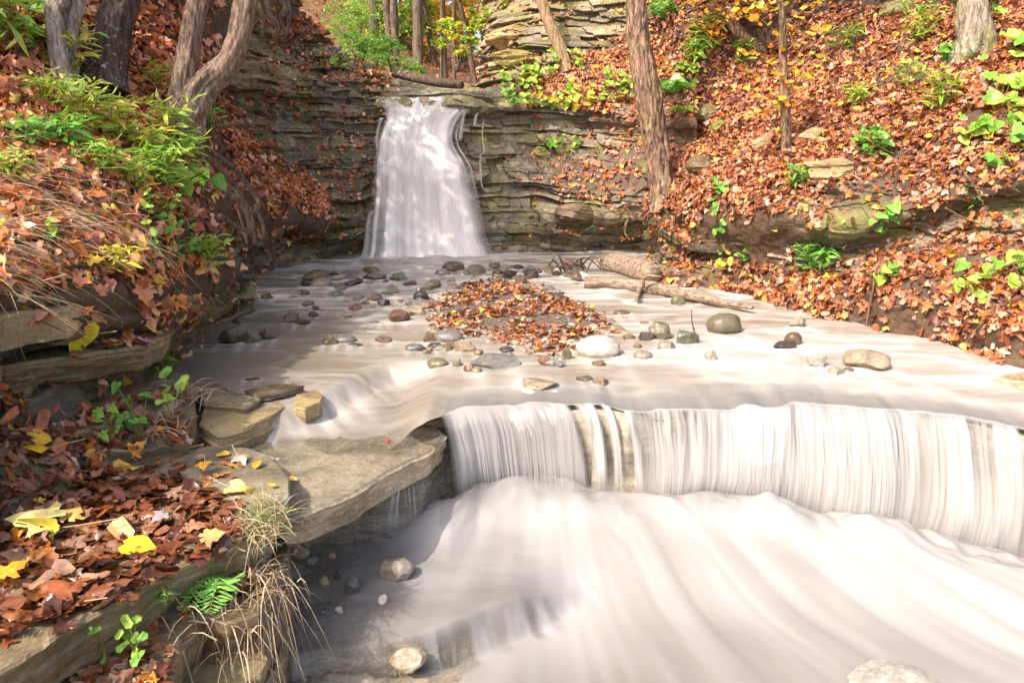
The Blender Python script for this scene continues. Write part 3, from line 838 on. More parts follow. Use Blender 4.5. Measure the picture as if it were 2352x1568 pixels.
def sample_sheet(P, dens, n):
    """n points on a grid sheet with face density dens (r-1,c-1)"""
    a = np.linalg.norm(np.cross(P[1:, :-1] - P[:-1, :-1], P[:-1, 1:] - P[:-1, :-1]), axis=-1)
    p = (a * dens).ravel(); p = p / p.sum()
    i = rng.choice(len(p), n, p=p)
    r, c = np.divmod(i, P.shape[1] - 1)
    u, v = rng.random(n)[:, None], rng.random(n)[:, None]
    return P[r, c] + (P[r + 1, c] - P[r, c]) * u + (P[r, c + 1] - P[r, c]) * v, r, c
def in_view(P, mrg=0.12):
    q = P - CAM
    fw = q[..., 1] * math.cos(TILT) - q[..., 2] * math.sin(TILT)
    up = q[..., 1] * math.sin(TILT) + q[..., 2] * math.cos(TILT)
    a, b = q[..., 0] / fw * F / CX, up / fw * F / CY
    return (fw > 0.3) & (np.abs(a) < 1 + mrg) & (np.abs(b) < 1 + mrg)
def litter(name, k, n, size, tl, bright=0.06, rockcut=0.5, tilt=0.55, steep=0.25, lift=0.03, extra=None, mat=None, seed=0, dark=1.0):
    P, N, R = SHEETS[k]
    d = np.clip(N[..., 2] - steep, 0, 1) ** 0.7 * np.clip(1 - R * (1 / rockcut) * 0.5, 0.06, 1)
    d = d * (0.10 + sstep(-0.42, 0.10, fbm(P[..., 0] * 1.9 + seed, P[..., 1] * 1.9, P[..., 2] * 1.9, 4)))
    d = d * (in_view(P) + 0.08)
    if extra is not None: d = d * extra(P)
    pos, r, c = sample_sheet(P, d[:-1, :-1], n)
    nn = N[r, c] + rng.normal(size=(n, 3)) * tilt
    nn[:, 2] = np.abs(nn[:, 2]) * 0.8 + 0.15
    pos = pos + N[r, c] * (rng.random((n, 1)) ** 2 * lift + 0.004)
    sz = size * np.clip(np.exp(rng.normal(-0.1, 0.36, n)), 0.35, 1.5)
    mb = MB()
    h = n // 2 if len(tl) > 1 else n
    col = leaf_cols(n, bright, dark)
    for t_i, tt in enumerate(tl):
        m = slice(t_i * n // len(tl), (t_i + 1) * n // len(tl))
        instance(mb, tt, pos[m], nn[m], sz[m], col[m])
    o = mb.build(name, mat or M_DEAD)
    return tag(o, None, None, None, 'stuff')
LB, LC, FC, RO, RB, UPS = range(6)
tag(litter('fallen_leaves', LB, 11500, 0.105, [MAPLE2, MAPLE2, OVAL2], 0.10, 0.5, 0.6, 0.1, 0.05, dark=1.3), 'rust and orange fallen leaves covering the left bank among dry grass', 'leaves')
tag(litter('fallen_leaves', LC, 9000, 0.085, [OVAL, MAPLE], 0.05, 0.5, 0.5, 0.28, 0.03, seed=3, dark=1.35), 'brown fallen leaves lying on the ledges of the dark left cliff', 'leaves')
tag(litter('fallen_leaves', FC, 9000, 0.085, [OVAL, MAPLE], 0.06, 0.8, 0.5, 0.3, 0.03, seed=5, extra=lambda P: sstep(-0.2, 0.6, P[..., 0]) + 0.02), 'rust fallen leaves lying on the rock steps right of the upper waterfall', 'leaves')
tag(litter('fallen_leaves', RO, 4500, 0.09, [OVAL, MAPLE], 0.08, 0.5, 0.5, 0.25, 0.03, seed=6), 'fallen leaves lying on the sunny rock outcrop above the falls', 'leaves')
tag(litter('fallen_leaves', RB, 36000, 0.088, [MAPLE, OVAL, MAPLE], 0.06, 0.85, 0.6, -0.18, 0.05, seed=8, dark=.85), 'thick rust red fallen leaves covering the steep right bank', 'leaves')
tag(litter('fallen_leaves', UPS, 9000, 0.13, [OVAL], 0.2, 0.5, 0.5, 0.1, 0.04, extra=lambda P: (P[..., 1] < 40) * 1.0), 'pale fallen leaves covering the forest floor beyond the falls', 'leaves')

# ------------------------------------------------------------------ solids: stones, slabs, tubes
def ico(sub):
    import bmesh
    bm = bmesh.new()
    bmesh.ops.create_icosphere(bm, subdivisions=sub, radius=1)
    V = np.array([v.co[:] for v in bm.verts]); T = np.array([[v.index for v in f.verts] for f in bm.faces])
    bm.free()
    return V, T
ICO5, ICO4, ICO3, ICO2 = ico(5), ico(4), ico(3), ico(2)
def rock_shape(seed, ang=0.6, tpl=None):
    V, T = tpl or ICO4
    r = np.random.default_rng(seed)
    P = V.copy()
    for _ in range(int(4 + 12 * ang)):
        n = r.normal(size=3); n /= np.linalg.norm(n)
        d = r.uniform(0.55, 0.95) if ang > 0.3 else r.uniform(0.8, 1.0)
        q = P @ n
        ex = np.maximum(q - d, 0)
        P = P - n * ex[:, None] * min(0.6 + 0.5 * ang, 0.98)
    o = seed * 3.17
    P = P * (1 + 0.10 * fbm(P[:, 0] * 1.5 + o, P[:, 1] * 1.5, P[:, 2] * 1.5, 3) + 0.03 * fbm(P[:, 0] * 6 + o, P[:, 1] * 6, P[:, 2] * 6, 3))[:, None]
    e = np.abs(P).max(0)
    return P / e, T
def stone(px, py, wpx, hpx, color, label, ang=0.6, z=0.0, name='stone', seed=None, mat=None, sink=0.25, yaw=None, cat='stone', group=None, deep=0.8, tpl=None):
    """stone whose waterline is at pixel (px,py)"""
    b = at_z(px, py, z)
    Y = b[1]
    sc = np.linalg.norm(b - CAM) / F
    wd = wpx * sc / 2
    ht = hpx * sc * 1.08
    seed = seed if seed is not None else int(px * 7 + py * 13)
    P, T = rock_shape(seed, ang, tpl or (ICO4 if wpx > 25 else ICO3))
    r = np.random.default_rng(seed)
    th = r.uniform(-0.5, 0.5) if yaw is None else yaw
    P = P * np.array([wd, wd * deep, ht * (1 + sink) / 2])
    P[:, 2] += ht * (1 - sink) / 2
    c, s_ = math.cos(th * 0.6), math.sin(th * 0.6)
    P[:, :2] = P[:, :2] @ np.array([[c, -s_], [s_, c]])
    o = mesh_obj(name, P, T, mat or M_STONE, col=color, smooth=ang < .35)
    o.location = (b[0], b[1] + wd * deep * 0.7, z)
    return tag(o, label, cat, group or 'stones in the stream')
def outline(pts, n, jit, seed):
    """closed outline resampled to n points, a little ragged"""
    P = np.array(pts, float)
    Q = np.concatenate([P, P[:1]])
    L_ = np.concatenate([[0], np.cumsum(np.linalg.norm(np.diff(Q[:, :2], axis=0), axis=1))])
    t = np.linspace(0, L_[-1], n, endpoint=False)
    R_ = np.stack([np.interp(t, L_, Q[:, i]) for i in range(3)], -1)
    k = 5
    for _ in range(2):
        R_ = (np.roll(R_, 1, 0) + 2 * R_ + np.roll(R_, -1, 0)) / 4
    tg = np.roll(R_, -1, 0) - np.roll(R_, 1, 0)
    nn = np.stack([tg[:, 1], -tg[:, 0]], -1); nn /= np.linalg.norm(nn, axis=1, keepdims=True) + 1e-9
    R_[:, :2] += nn * (jit * fbm(R_[:, 0] * 6 + seed, R_[:, 1] * 6, seed, 4))[:, None]
    return R_, nn
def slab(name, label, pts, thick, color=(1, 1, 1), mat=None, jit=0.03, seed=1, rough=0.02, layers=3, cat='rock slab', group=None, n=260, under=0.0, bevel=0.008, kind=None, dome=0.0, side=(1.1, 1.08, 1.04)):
    """flat rock: pts = world outline of its top (x,y,z)"""
    O, nn = outline(pts, n, jit, seed)
    ctr = O.mean(0)
    rings = []
    nr = 40
    for i in range(nr + 1):
        t = (i / nr) ** 0.8
        Q = ctr + (O - ctr) * t
        Q = Q.copy()
        stp = strata(np.stack([Q[:, 0], Q[:, 1], Q[:, 0] * 0], -1))[0]
        Q[:, 2] += rough * fbm(Q[:, 0] * 4 + seed, Q[:, 1] * 4, seed, 5) + rough * 0.8 * (np.floor(2.5 * (0.5 + 0.5 * fbm(Q[:, 0] * 1.6 + seed * 2, Q[:, 1] * 2.2, seed, 3))) / 2.5 - 0.4) + dome * (1 - t * t)
        if i == nr: Q[:, 2] -= bevel
        rings.append(Q)
    ns = 14
    for j in range(1, ns + 1):
        f = j / ns
        Q = O.copy()
        lay = np.floor(f * layers - 1e-6)
        offs = 0.02 * (h1(np.full(n, int(lay + seed * 10))) - 0.4) + 0.014 * fbm(O[:, 0] * 9 + lay * 5, O[:, 1] * 9, f * 2 + seed, 4) - under * f
        if j == 1: offs = offs + 0.004
        Q[:, :2] += nn * (offs * np.sign((nn * (O - ctr)[:, :2]).sum(1)))[:, None]
        Q[:, 2] = rings[nr][:, 2] - f * thick * (1 + 0.12 * vnoise(O[:, 0] * 5, O[:, 1] * 5, seed))
        rings.append(Q)
    Q = ctr + (rings[-1] - ctr) * 0.02
    Q[:, 2] = rings[-1][:, 2].mean()
    rings.append(Q)
    V = np.concatenate(rings)
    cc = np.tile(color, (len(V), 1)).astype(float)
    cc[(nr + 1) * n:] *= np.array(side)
    o = mesh_obj(name, V - ctr, grid_faces(len(rings), n, True), mat or M_SLAB, col=cc, smooth=False)
    o.location = ctr
    # shade split at the rim
    return tag(o, label, cat, group, kind)
def zp(lst, z):
    return [at_z(x, y, z) for x, y in lst]
def tube(pts, rad, sides=16, seg=60, bark=0.0, seed=0, ridges=0.0):
    P = catmull(np.array(pts, float), seg)
    r = np.interp(np.linspace(0, 1, seg), np.linspace(0, 1, len(rad)), rad)
    T = np.gradient(P, axis=0); T /= np.linalg.norm(T, axis=1, keepdims=True) + 1e-9
    up = np.array([1.0, 0, 0]) if abs(T[0, 0]) < 0.8 else np.array([0, 1.0, 0])
    A_ = np.empty_like(P); B_ = np.empty_like(P)
    a = up - T[0] * (up @ T[0]); a /= np.linalg.norm(a)
    for i in range(seg):
        a = a - T[i] * (a @ T[i]); a /= np.linalg.norm(a)
        A_[i] = a; B_[i] = np.cross(T[i], a)
    th = np.linspace(0, 2 * math.pi, sides, endpoint=False)
    ct, st_ = np.cos(th), np.sin(th)
    L_ = np.concatenate([[0], np.cumsum(np.linalg.norm(np.diff(P, axis=0), axis=1))])
    rr = r[:, None] * np.ones(sides)
    if bark:
        X_ = ct[None, :] * 2.2; Y_ = st_[None, :] * 2.2
        rr = rr * (1 + bark * fbm(X_ + seed, Y_, L_[:, None] * 2.5, 4)) + r[:, None] * ridges * (fbm(X_ * 4 + seed, Y_ * 4, L_[:, None] * 4.5, 4) + 0.5 * vnoise(X_ * 2, Y_ * 2, L_[:, None] * 12))
    V = P[:, None, :] + A_[:, None, :] * (rr * ct)[..., None] + B_[:, None, :] * (rr * st_)[..., None]
    V = np.concatenate([V.reshape(-1, 3), P[:1], P[-1:]])
    f = grid_faces(seg, sides, True)
    n = seg * sides
    j = np.arange(sides)
    cap = np.concatenate([np.stack([np.full(sides, n), (j + 1) % sides, j], -1), np.stack([np.full(sides, n + 1), (seg - 1) * sides + j, (seg - 1) * sides + (j + 1) % sides], -1)])
    return V, [f, cap], L_
def tube_obj(name, mat, pts, rad, parent=None, sides=20, seg=70, bark=0.15, seed=0, ridges=0.0, lowlen=0.6):
    V, f, L_ = tube(pts, rad, sides, seg, bark, seed, ridges)
    low = np.concatenate([np.repeat(sstep(lowlen, 0.0, L_), sides), [1, 0]])
    return mesh_obj(name, V, f, mat, parent, attrs={'low': low})

# ------------------------------------------------------------------ gravel bar in the middle of the pool
isl = [(968, 668), (1040, 640), (1130, 632), (1205, 640), (1260, 668), (1350, 695), (1430, 735), (1475, 780), (1420, 822), (1320, 845), (1235, 838), (1150, 812), (1060, 802), (975, 806), (945, 770), (965, 720)]
IO, _nn = outline(zp(isl, -0.03), 220, 0.05, 4)
ictr = IO.mean(0)
rings = []
for i in range(61):
    t = i / 60
    Q = ictr + (IO - ictr) * t
    Q[:, 2] = -0.05 + 0.11 * (1 - t ** 2.6) + 0.02 * fbm(Q[:, 0] * 4, Q[:, 1] * 4) * (1 - t) + 0.02 * fbm(Q[:, 0] * 12, Q[:, 1] * 12, 5)
    rings.append(Q)
IS = np.array(rings)
m_gr, t_, b_ = new_mat('gravel_bar_ground')
n_ = noise_node(t_, 30, 6, 0.75)
t_.links.new(ramp(t_, n_.outputs['Fac'], [(0.3, (0.06, 0.04, 0.03)), (0.7, (0.27, 0.19, 0.135))]), b_.inputs['Base Color'])
bump(t_, b_, n_.outputs['Fac'], 0.8, 0.03)
tag(mesh_obj('gravel_bar', IS.reshape(-1, 3), grid_faces(61, 220, True), m_gr), kind='structure')
ISN = grid_normals(np.concatenate([IS, IS[:, :1]], 1))
ISC = np.concatenate([IS, IS[:, :1]], 1)
n = 1500
dens = np.ones(ISC.shape[:2]); tt = np.linspace(0, 1, 61)[:, None]
dens = dens * (0.25 + sstep(0.55, 0.95, tt))
pos, r_, c_ = sample_sheet(ISC, dens[:-1, :-1], n)
mb = MB()
SCOL = np.array([(0.26, 0.215, 0.155), (0.33, 0.28, 0.22), (0.19, 0.14, 0.095), (0.28, 0.27, 0.25), (0.24, 0.13, 0.09), (0.42, 0.35, 0.27), (0.16, 0.15, 0.13)])
for i in range(n):
    V, T = rock_shape(900 + i % 23, 0.55, ICO2)
    s_ = 0.012 + 0.036 * rng.random() ** 2.2
    a = rng.uniform(0, 6.28)
    c, s2 = math.cos(a), math.sin(a)
    V = V * np.array([1, rng.uniform(.6, 1), rng.uniform(.35, .7)]) * s_
    V[:, :2] = V[:, :2] @ np.array([[c, -s2], [s2, c]])
    mb.add(V + pos[i] + [0, 0, s_ * 0.2], T, SCOL[rng.integers(0, 7)])
tag(mb.build('gravel', M_STONE), 'small grey and brown pebbles of the bar in the middle of the stream', 'gravel', None, 'stuff')
n = 2600
pos, r_, c_ = sample_sheet(ISC, (1.05 - 0.8 * sstep(0.75, 1.0, tt) + 0 * dens)[:-1, :-1], n)
wgt = fbm(pos[:, 0] * 2.0, pos[:, 1] * 2.0, 3, 3) > -0.28
pos = pos[wgt]; n = len(pos)
nn = np.tile([0, 0, 1.0], (n, 1)) + rng.normal(size=(n, 3)) * 0.42
nn[:, 2] = np.abs(nn[:, 2]) + 0.2
mb = MB()
cc = leaf_cols(n, 0.05, 0.72)
instance(mb, OVAL, pos[:n // 2] + [0, 0, 0.012], nn[:n // 2], 0.075 * rng.uniform(.6, 1.3, n // 2), cc[:n // 2])
instance(mb, MAPLE, pos[n // 2:] + [0, 0, 0.014], nn[n // 2:], 0.08 * rng.uniform(.6, 1.3, n - n // 2), cc[n // 2:])
tag(mb.build('fallen_leaves', M_WETLEAF, smooth=False), 'matted brown leaves with a few yellow ones on the mid stream gravel bar', 'leaves', None, 'stuff')

# ------------------------------------------------------------------ stones in the stream
OLV, TAN, BRN, RED, GRY, DRK, PAL, WHT, GRN = (0.25, 0.215, 0.13), (0.40, 0.32, 0.22), (0.23, 0.15, 0.095), (0.29, 0.15, 0.105), (0.29, 0.27, 0.25), (0.10, 0.08, 0.065), (0.46, 0.40, 0.33), (0.62, 0.56, 0.50), (0.24, 0.25, 0.17)
def c5(cx, cy): return 752.6 + .36 * cx, 470.4 + .36 * cy
def c6(cx, cy): return 1505 + .36 * cx, 470.4 + .36 * cy
def c4(cx, cy): return .36 * cx, 470.4 + .36 * cy
def c7(cx, cy): return .36 * cx, 1003.8 + .36 * cy
def c8(cx, cy): return 752.6 + .36 * cx, 1003.8 + .36 * cy
ST = [
 (c5, 270, 440, 110, 38, OLV, .5, 'thin flat olive stone lying on a wider stone left of the waterfall foot'),
 (c5, 290, 482, 150, 46, BRN, .5, 'wide brown stone carrying a thin flat olive stone, left of the waterfall foot'),
 (c5, 150, 482, 90, 32, OLV, .5, 'low olive stone just left of the stacked pair near the waterfall foot'),
 (c5, 460, 492, 100, 55, GRN, .7, 'angular grey green stone standing alone in front of the upper waterfall'),
 (c5, 375, 506, 50, 25, DRK, .6, 'tiny dark stone between the stacked pair and the angular grey green stone'),
 (c5, 730, 462, 95, 45, GRY, .3, 'rounded grey stone at the far left tip of the gravel bar'),
 (c5, 810, 428, 160, 55, BRN, .5, 'long low brown stone farthest out behind the gravel bar'),
 (c5, 945, 448, 120, 56, OLV, .4, 'mossy olive stone behind the top of the gravel bar'),
 (c5, 1065, 412, 75, 45, GRN, .4, 'small round green grey stone under the right edge of the upper waterfall'),
 (c5, 1180, 424, 75, 30, OLV, .3, 'half drowned stone in the foam right of the waterfall foot'),
 (c5, 1415, 446, 70, 60, TAN, .8, 'small pointed tan stone left of the driftwood twigs'),
 (c5, 1545, 428, 120, 70, RED, .8, 'rusty angular block wrapped in thin twigs beside the broken log'),
 (c5, 1590, 500, 70, 55, BRN, .8, 'brown jagged stone below the rusty block and left of the long log'),
 (c5, 85, 552, 100, 35, OLV, .4, 'flat olive stone by the left shore, behind a wider flat stone'),
 (c5, 45, 596, 100, 40, GRN, .4, 'wide flat greenish stone nearest the left shore in the riffle'),
 (c5, 405, 577, 85, 60, TAN, .5, 'tan stone with a small red stone leaning on its left'),
 (c5, 362, 582, 55, 24, RED, .5, 'small red stone leaning on a tan stone in the riffle'),
 (c5, 298, 622, 90, 50, BRN, .6, 'brown stone behind a dark wedge shaped stone in the left riffle'),
 (c5, 352, 654, 85, 46, DRK, .8, 'dark wedge shaped stone in the middle of the left riffle'),
 (c5, 240, 648, 60, 30, OLV, .5, 'small olive stone left of the dark wedge in the riffle'),
 (c5, 172, 684, 90, 42, RED, .7, 'red brown peaked stone in the left riffle'),
 (c5, 520, 654, 50, 45, GRY, .4, 'small upright grey stone at the left flank of the gravel bar'),
 (c5, 612, 655, 110, 45, GRY, .5, 'broad grey stone touching the left flank of the gravel bar'),
 (c5, 660, 545, 120, 65, OLV, .6, 'olive stone with a dark base at the upper left of the gravel bar'),
 (c5, 440, 758, 155, 72, RED, .85, 'red brown brick shaped stone left of the gravel bar'),
 (c5, 298, 768, 70, 22, GRY, .3, 'almost drowned grey stone left of the brick shaped stone'),
 (c5, 105, 892, 125, 50, GRY, .3, 'smooth grey oval stone in the calm left half of the pool'),
 (c5, 170, 914, 100, 24, DRK, .4, 'thin dark stone in front of the smooth grey oval one'),
 (c5, 350, 892, 105, 42, BRN, .5, 'flat brown stone between the smooth grey oval and the gravel bar'),
 (c5, 765, 885, 190, 72, GRY, .25, 'large smooth grey cobble at the lower left of the gravel bar'),
 (c5, 880, 955, 145, 82, TAN, .5, 'tilted tan flat stone at the lower edge of the gravel bar'),
 (c5, 655, 890, 110, 72, BRN, .8, 'lumpy brown stone left of the large smooth grey cobble'),
 (c5, 735, 948, 110, 42, OLV, .8, 'dark striped stone below the lumpy brown stone'),
 (c5, 860, 820, 110, 55, OLV, .3, 'smooth olive cobble among the leaves of the gravel bar'),
 (c5, 1480, 632, 105, 65, DRK, .4, 'dark rounded stone on the right flank of the gravel bar'),
 (c5, 1880, 718, 105, 38, BRN, .3, 'low dark brown stone alone in the sunlit right channel'),
 (c5, 2130, 868, 145, 108, OLV, .9, 'angular olive boulder standing in the right channel'),
 (c5, 2290, 902, 170, 80, GRN, .9, 'flat green tilted stone right of the angular olive boulder'),
 (c5, 2168, 938, 115, 56, PAL, .5, 'pale low stone in front of the angular olive boulder'),
 (c5, 1730, 984, 275, 120, WHT, .1, 'big smooth white oval boulder at the lower right end of the gravel bar'),
 (c5, 1525, 1002, 65, 92, OLV, .7, 'upright olive stone leaning beside the big white boulder'),
 (c5, 2015, 992, 118, 50, PAL, .25, 'pale rounded stone in the water right of the big white boulder'),
 (c5, 2025, 774, 70, 24, OLV, .3, 'drowned olive stone above the angular boulder in the right channel'),
 (c5, 1060, 1058, 330, 62, GRY, .5, 'wide flat grey stone below the gravel bar, with a red stone at its tip'),
 (c5, 905, 1082, 85, 62, RED, .4, 'red stone at the left tip of the wide flat grey stone'),
 (c5, 952, 1090, 70, 46, TAN, .3, 'small round tan stone in front of the red stone below the gravel bar'),
 (c5, 828, 1048, 62, 60, OLV, .7, 'steep olive stone left of the red stone below the gravel bar'),
 (c5, 1350, 1198, 245, 72, TAN, .85, 'flat tan block at the lip of the front fall'),
 (c5, 1740, 1168, 100, 62, BRN, .6, 'brown stone just above the lip of the front fall, right of the tan block'),
 (c5, 1640, 1140, 110, 40, BRN, .7, 'low brown stone among bark scraps above the lip of the front fall'),
 (c5, 700, 1046, 140, 55, OLV, .2, 'pale olive cobble almost covered by milky water below the gravel bar'),
 (c5, 550, 942, 120, 46, GRY, .2, 'blue grey cobble veiled by milky water left of the lumpy brown stone'),
 (c5, 1235, 515, 85, 62, BRN, .8, 'brown blocky stone at the upper right shoulder of the gravel bar'),
 (c5, 1270, 566, 80, 50, OLV, .6, 'mossy stone below the brown blocky one on the right shoulder of the gravel bar'),
 (c6, 458, 832, 215, 112, OLV, .3, 'large rounded olive boulder in the right channel'),
 (c6, 920, 788, 100, 56, TAN, .6, 'tan block in shallow water below the leafy right bank'),
 (c6, 892, 905, 105, 72, BRN, .3, 'round brown stone resting on a dark flat one in the right channel'),
 (c6, 835, 928, 140, 46, DRK, .7, 'dark flat stone under the round brown one in the right channel'),
 (c6, 1380, 1064, 245, 112, TAN, .6, 'big tan olive boulder above the lip of the right curtain'),
 (c6, 150, 648, 90, 60, OLV, .3, 'round olive stone under the end of the long log'),
 (c6, 1165, 1108, 95, 60, PAL, .6, 'pale wet stone left of the big tan olive boulder'),
 (c6, 1045, 1040, 110, 58, WHT, .5, 'white wet stone in the right channel with a leaf stuck to it'),
 (c6, 1240, 1078, 62, 30, BRN, .3, 'small brown pebble touching the big tan olive boulder'),
 (c6, 362, 1002, 80, 60, PAL, .6, 'pale pinkish stone standing alone above the lip of the front curtain'),
 (c4, 1470, 892, 150, 92, BRN, .7, 'brown squarish stone, left one of three touching near the left shore'),
 (c4, 1590, 898, 135, 82, OLV, .8, 'broken olive stone, middle one of three touching near the left shore'),
 (c4, 1700, 872, 125, 62, (0.15, 0.09, 0.085), .6, 'purple brown stone, right one of three touching near the left shore'),
 (c4, 1855, 764, 105, 62, BRN, .6, 'brown stone with a leaf on it, upstream of the three touching stones'),
 (c4, 1925, 778, 120, 38, DRK, .7, 'dark flat stone in front of the brown one with a leaf on it'),
 (c4, 1998, 728, 58, 48, DRK, .8, 'small dark cube shaped stone upstream of the three touching stones'),
 (c4, 2100, 908, 95, 62, OLV, .5, 'olive brown stone left of the smooth grey oval in the pool'),
 (c4, 2045, 540, 125, 62, TAN, .2, 'smooth tan cobble with water parting round it, by the left shore'),
 (c4, 2005, 494, 165, 66, OLV, .4, 'olive boulder at the foot of the left cliff near the waterfall'),
 (c4, 1700, 612, 95, 34, DRK, .7, 'black wet stone at the edge of the left bank'),
 (c4, 1520, 775, 95, 40, BRN, .4, 'brown stone veiled by water beneath the small green grass tuft'),
 (c4, 1600, 1135, 100, 22, DRK, .6, 'thin dark stone lying on the shelf above the small side cascade'),
]
for fn, cx, cy, w_, h_, colr, ang, lab in ST:
    x, y = fn(cx, cy)
    b = at_z(x, y, 0.0)
    z0 = float(pool_z(np.array([b[0]]), np.array([b[1]]))[0]) - 0.01
    jit = 0.85 + 0.3 * random.random()
    stone(x, y, w_ * .38, h_ * .38, tuple(v * jit * (.62 if ang > .15 else .8) for v in colr), lab, ang if ang < .35 else min(ang + .25, 1), z0 - .006)
rs = np.random.default_rng(77)
for i in range(46):
    k = rs.integers(0, len(isl)); x0, y0 = isl[k]; x1, y1 = isl[(k + 1) % len(isl)]
    t = rs.random(); x, y = x0 + (x1 - x0) * t + rs.normal() * 10, y0 + (y1 - y0) * t + rs.normal() * 5 + 4
    if x > 1330 and rs.random() < .6: continue
    b = at_z(x, y, 0.0)
    cc_ = [OLV, BRN, GRY, RED, TAN, DRK][rs.integers(0, 6)]
    w_ = rs.uniform(14, 42)
    stone(x, y, w_, w_ * rs.uniform(.35, .6), tuple(np.array(cc_) * rs.uniform(.5, .95)), 'small angular shale stone on the rim of the leafy gravel bar', .9, float(pool_z(np.array([b[0]]), np.array([b[1]]))[0]) - .005, group='stones round the rim of the gravel bar', seed=5000 + i)
for i in range(44):
    x, y = rs.uniform(640, 980), rs.uniform(622, 740)
    b = at_z(x, y, 0.0)
    if b[0] < -2.35 or i % 4 == 0: x = rs.uniform(1180, 1340); y = rs.uniform(610, 668); b = at_z(x, y, 0.0)
    cc_ = [OLV, BRN, DRK, DRK, GRY, RED][rs.integers(0, 6)]
    w_ = rs.uniform(12, 36)
    stone(x, y, w_, w_ * rs.uniform(.25, .5), tuple(np.array(cc_) * rs.uniform(.4, .8)), 'small wet shale chip half sunk in the riffle below the upper waterfall', .95, float(pool_z(np.array([b[0]]), np.array([b[1]]))[0]) - .008, group='shale chips in the riffle', seed=6000 + i)
# the bar stones that sit up on it
ST2 = [
 (c8, 150, 1000, 95, 95, (0.12, 0.11, 0.10), .7, -.64, 'small dark boulder with a wet blue face in the shallow lower stream'),
 (c8, 440, 945, 230, 130, (0.27, 0.23, 0.19), .5, -.65, 'broad boulder veiled by white water under the big slab'),
 (c8, 345, 690, 140, 60, (0.17, 0.15, 0.12), .7, -.64, 'low dark stone behind the thin trickles falling off the big slab'),
 (c8, 350, 1068, 65, 52, PAL, .4, -.64, 'small pale pebble on the wet shelf right of the dark boulder'),
 (c8, 60, 908, 62, 45, DRK, .6, -.64, 'little black stone left of the small dark boulder'),
 (c8, 30, 778, 44, 36, (0.5, 0.27, 0.2), .3, -.64, 'pink pebble in the dark hollow under the big slab'),
 (c8, 70, 1128, 54, 38, PAL, .5, -.64, 'pale pebble on the wet shelf below the small dark boulder'),
 (c8, 500, 1500, 240, 120, TAN, .9, -.76, 'tan flat block at the foot of the little shelf cascade'),
 (c7, 1930, 785, 115, 72, OLV, .4, -.64, 'olive cobble in the shadow under the big slab'),
 (c7, 1850, 925, 190, 85, (0.16, 0.14, 0.17), .9, -.64, 'purple grey sharp stone beside the hanging dry grass'),
 (c7, 2060, 945, 70, 45, TAN, .7, -.64, 'tan chip in the shallow lower stream right of the purple grey stone'),
 (c7, 1995, 815, 60, 45, GRY, .5, -.64, 'grey pebble right of the purple grey sharp stone'),
 (c7, 2150, 905, 60, 40, BRN, .6, -.64, 'brown pebble at the edge of the white water in the lower stream'),
 (c7, 1835, 1065, 50, 40, PAL, .5, -.64, 'pale pebble near the dry grass in the lower stream'),
 (c7, 1770, 1190, 60, 45, TAN, .5, -.66, 'tan pebble lying against the bank below the dry grass'),
]
for fn, cx, cy, w_, h_, colr, ang, z0, lab in ST2:
    x, y = fn(cx, cy)
    stone(x, y, w_ * .36, h_ * .36, colr, lab, ang, z0, group='stones in the lower stream')
stone(2085, 1640, 170, 50, (0.36, 0.33, 0.29), 'pale wet boulder breaking the water at the bottom right corner', .4, -.82, name='boulder', cat='boulder', group='stones in the lower stream')

# ------------------------------------------------------------------ slabs and boulders of the left bank
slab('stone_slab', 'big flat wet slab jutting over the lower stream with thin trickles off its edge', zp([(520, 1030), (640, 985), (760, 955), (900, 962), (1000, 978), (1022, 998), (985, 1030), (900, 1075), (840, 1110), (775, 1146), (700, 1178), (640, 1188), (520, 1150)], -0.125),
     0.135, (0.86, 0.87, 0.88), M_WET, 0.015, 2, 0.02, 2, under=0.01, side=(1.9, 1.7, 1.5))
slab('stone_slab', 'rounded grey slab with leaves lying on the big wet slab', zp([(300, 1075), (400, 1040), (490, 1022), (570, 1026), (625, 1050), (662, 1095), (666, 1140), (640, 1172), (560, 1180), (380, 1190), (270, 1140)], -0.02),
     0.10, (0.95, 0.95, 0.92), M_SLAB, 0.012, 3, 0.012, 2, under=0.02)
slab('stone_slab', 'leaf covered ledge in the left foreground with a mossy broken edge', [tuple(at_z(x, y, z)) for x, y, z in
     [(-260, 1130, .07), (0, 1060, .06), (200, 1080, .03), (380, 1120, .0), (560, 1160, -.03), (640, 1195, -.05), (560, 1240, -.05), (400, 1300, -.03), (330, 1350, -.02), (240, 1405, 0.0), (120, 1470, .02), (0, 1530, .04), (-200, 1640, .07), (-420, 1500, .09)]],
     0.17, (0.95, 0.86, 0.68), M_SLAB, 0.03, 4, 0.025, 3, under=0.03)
slab('stone_slab', 'brown ledge under the leaf covered one in the bottom left corner', [tuple(at_z(x, y, z)) for x, y, z in
     [(-300, 1450, -.13), (100, 1430, -.17), (330, 1380, -.2), (470, 1330, -.22), (540, 1350, -.22), (480, 1400, -.22), (410, 1470, -.22), (390, 1545, -.2), (330, 1640, -.2), (0, 1700, -.16), (-300, 1720, -.13)]],
     0.20, (0.85, 0.74, 0.58), M_SLAB, 0.03, 5, 0.03, 3, under=0.02)
slab('stone_slab', 'rounded olive slab at the bottom edge behind hanging dry grass stems', zp([(360, 1480), (430, 1452), (520, 1448), (590, 1475), (616, 1510), (600, 1545), (520, 1572), (420, 1570), (365, 1540)], -0.40),
     0.14, (0.85, 0.8, 0.6), M_SLAB, 0.012, 6, 0.014, 2, under=0.04)
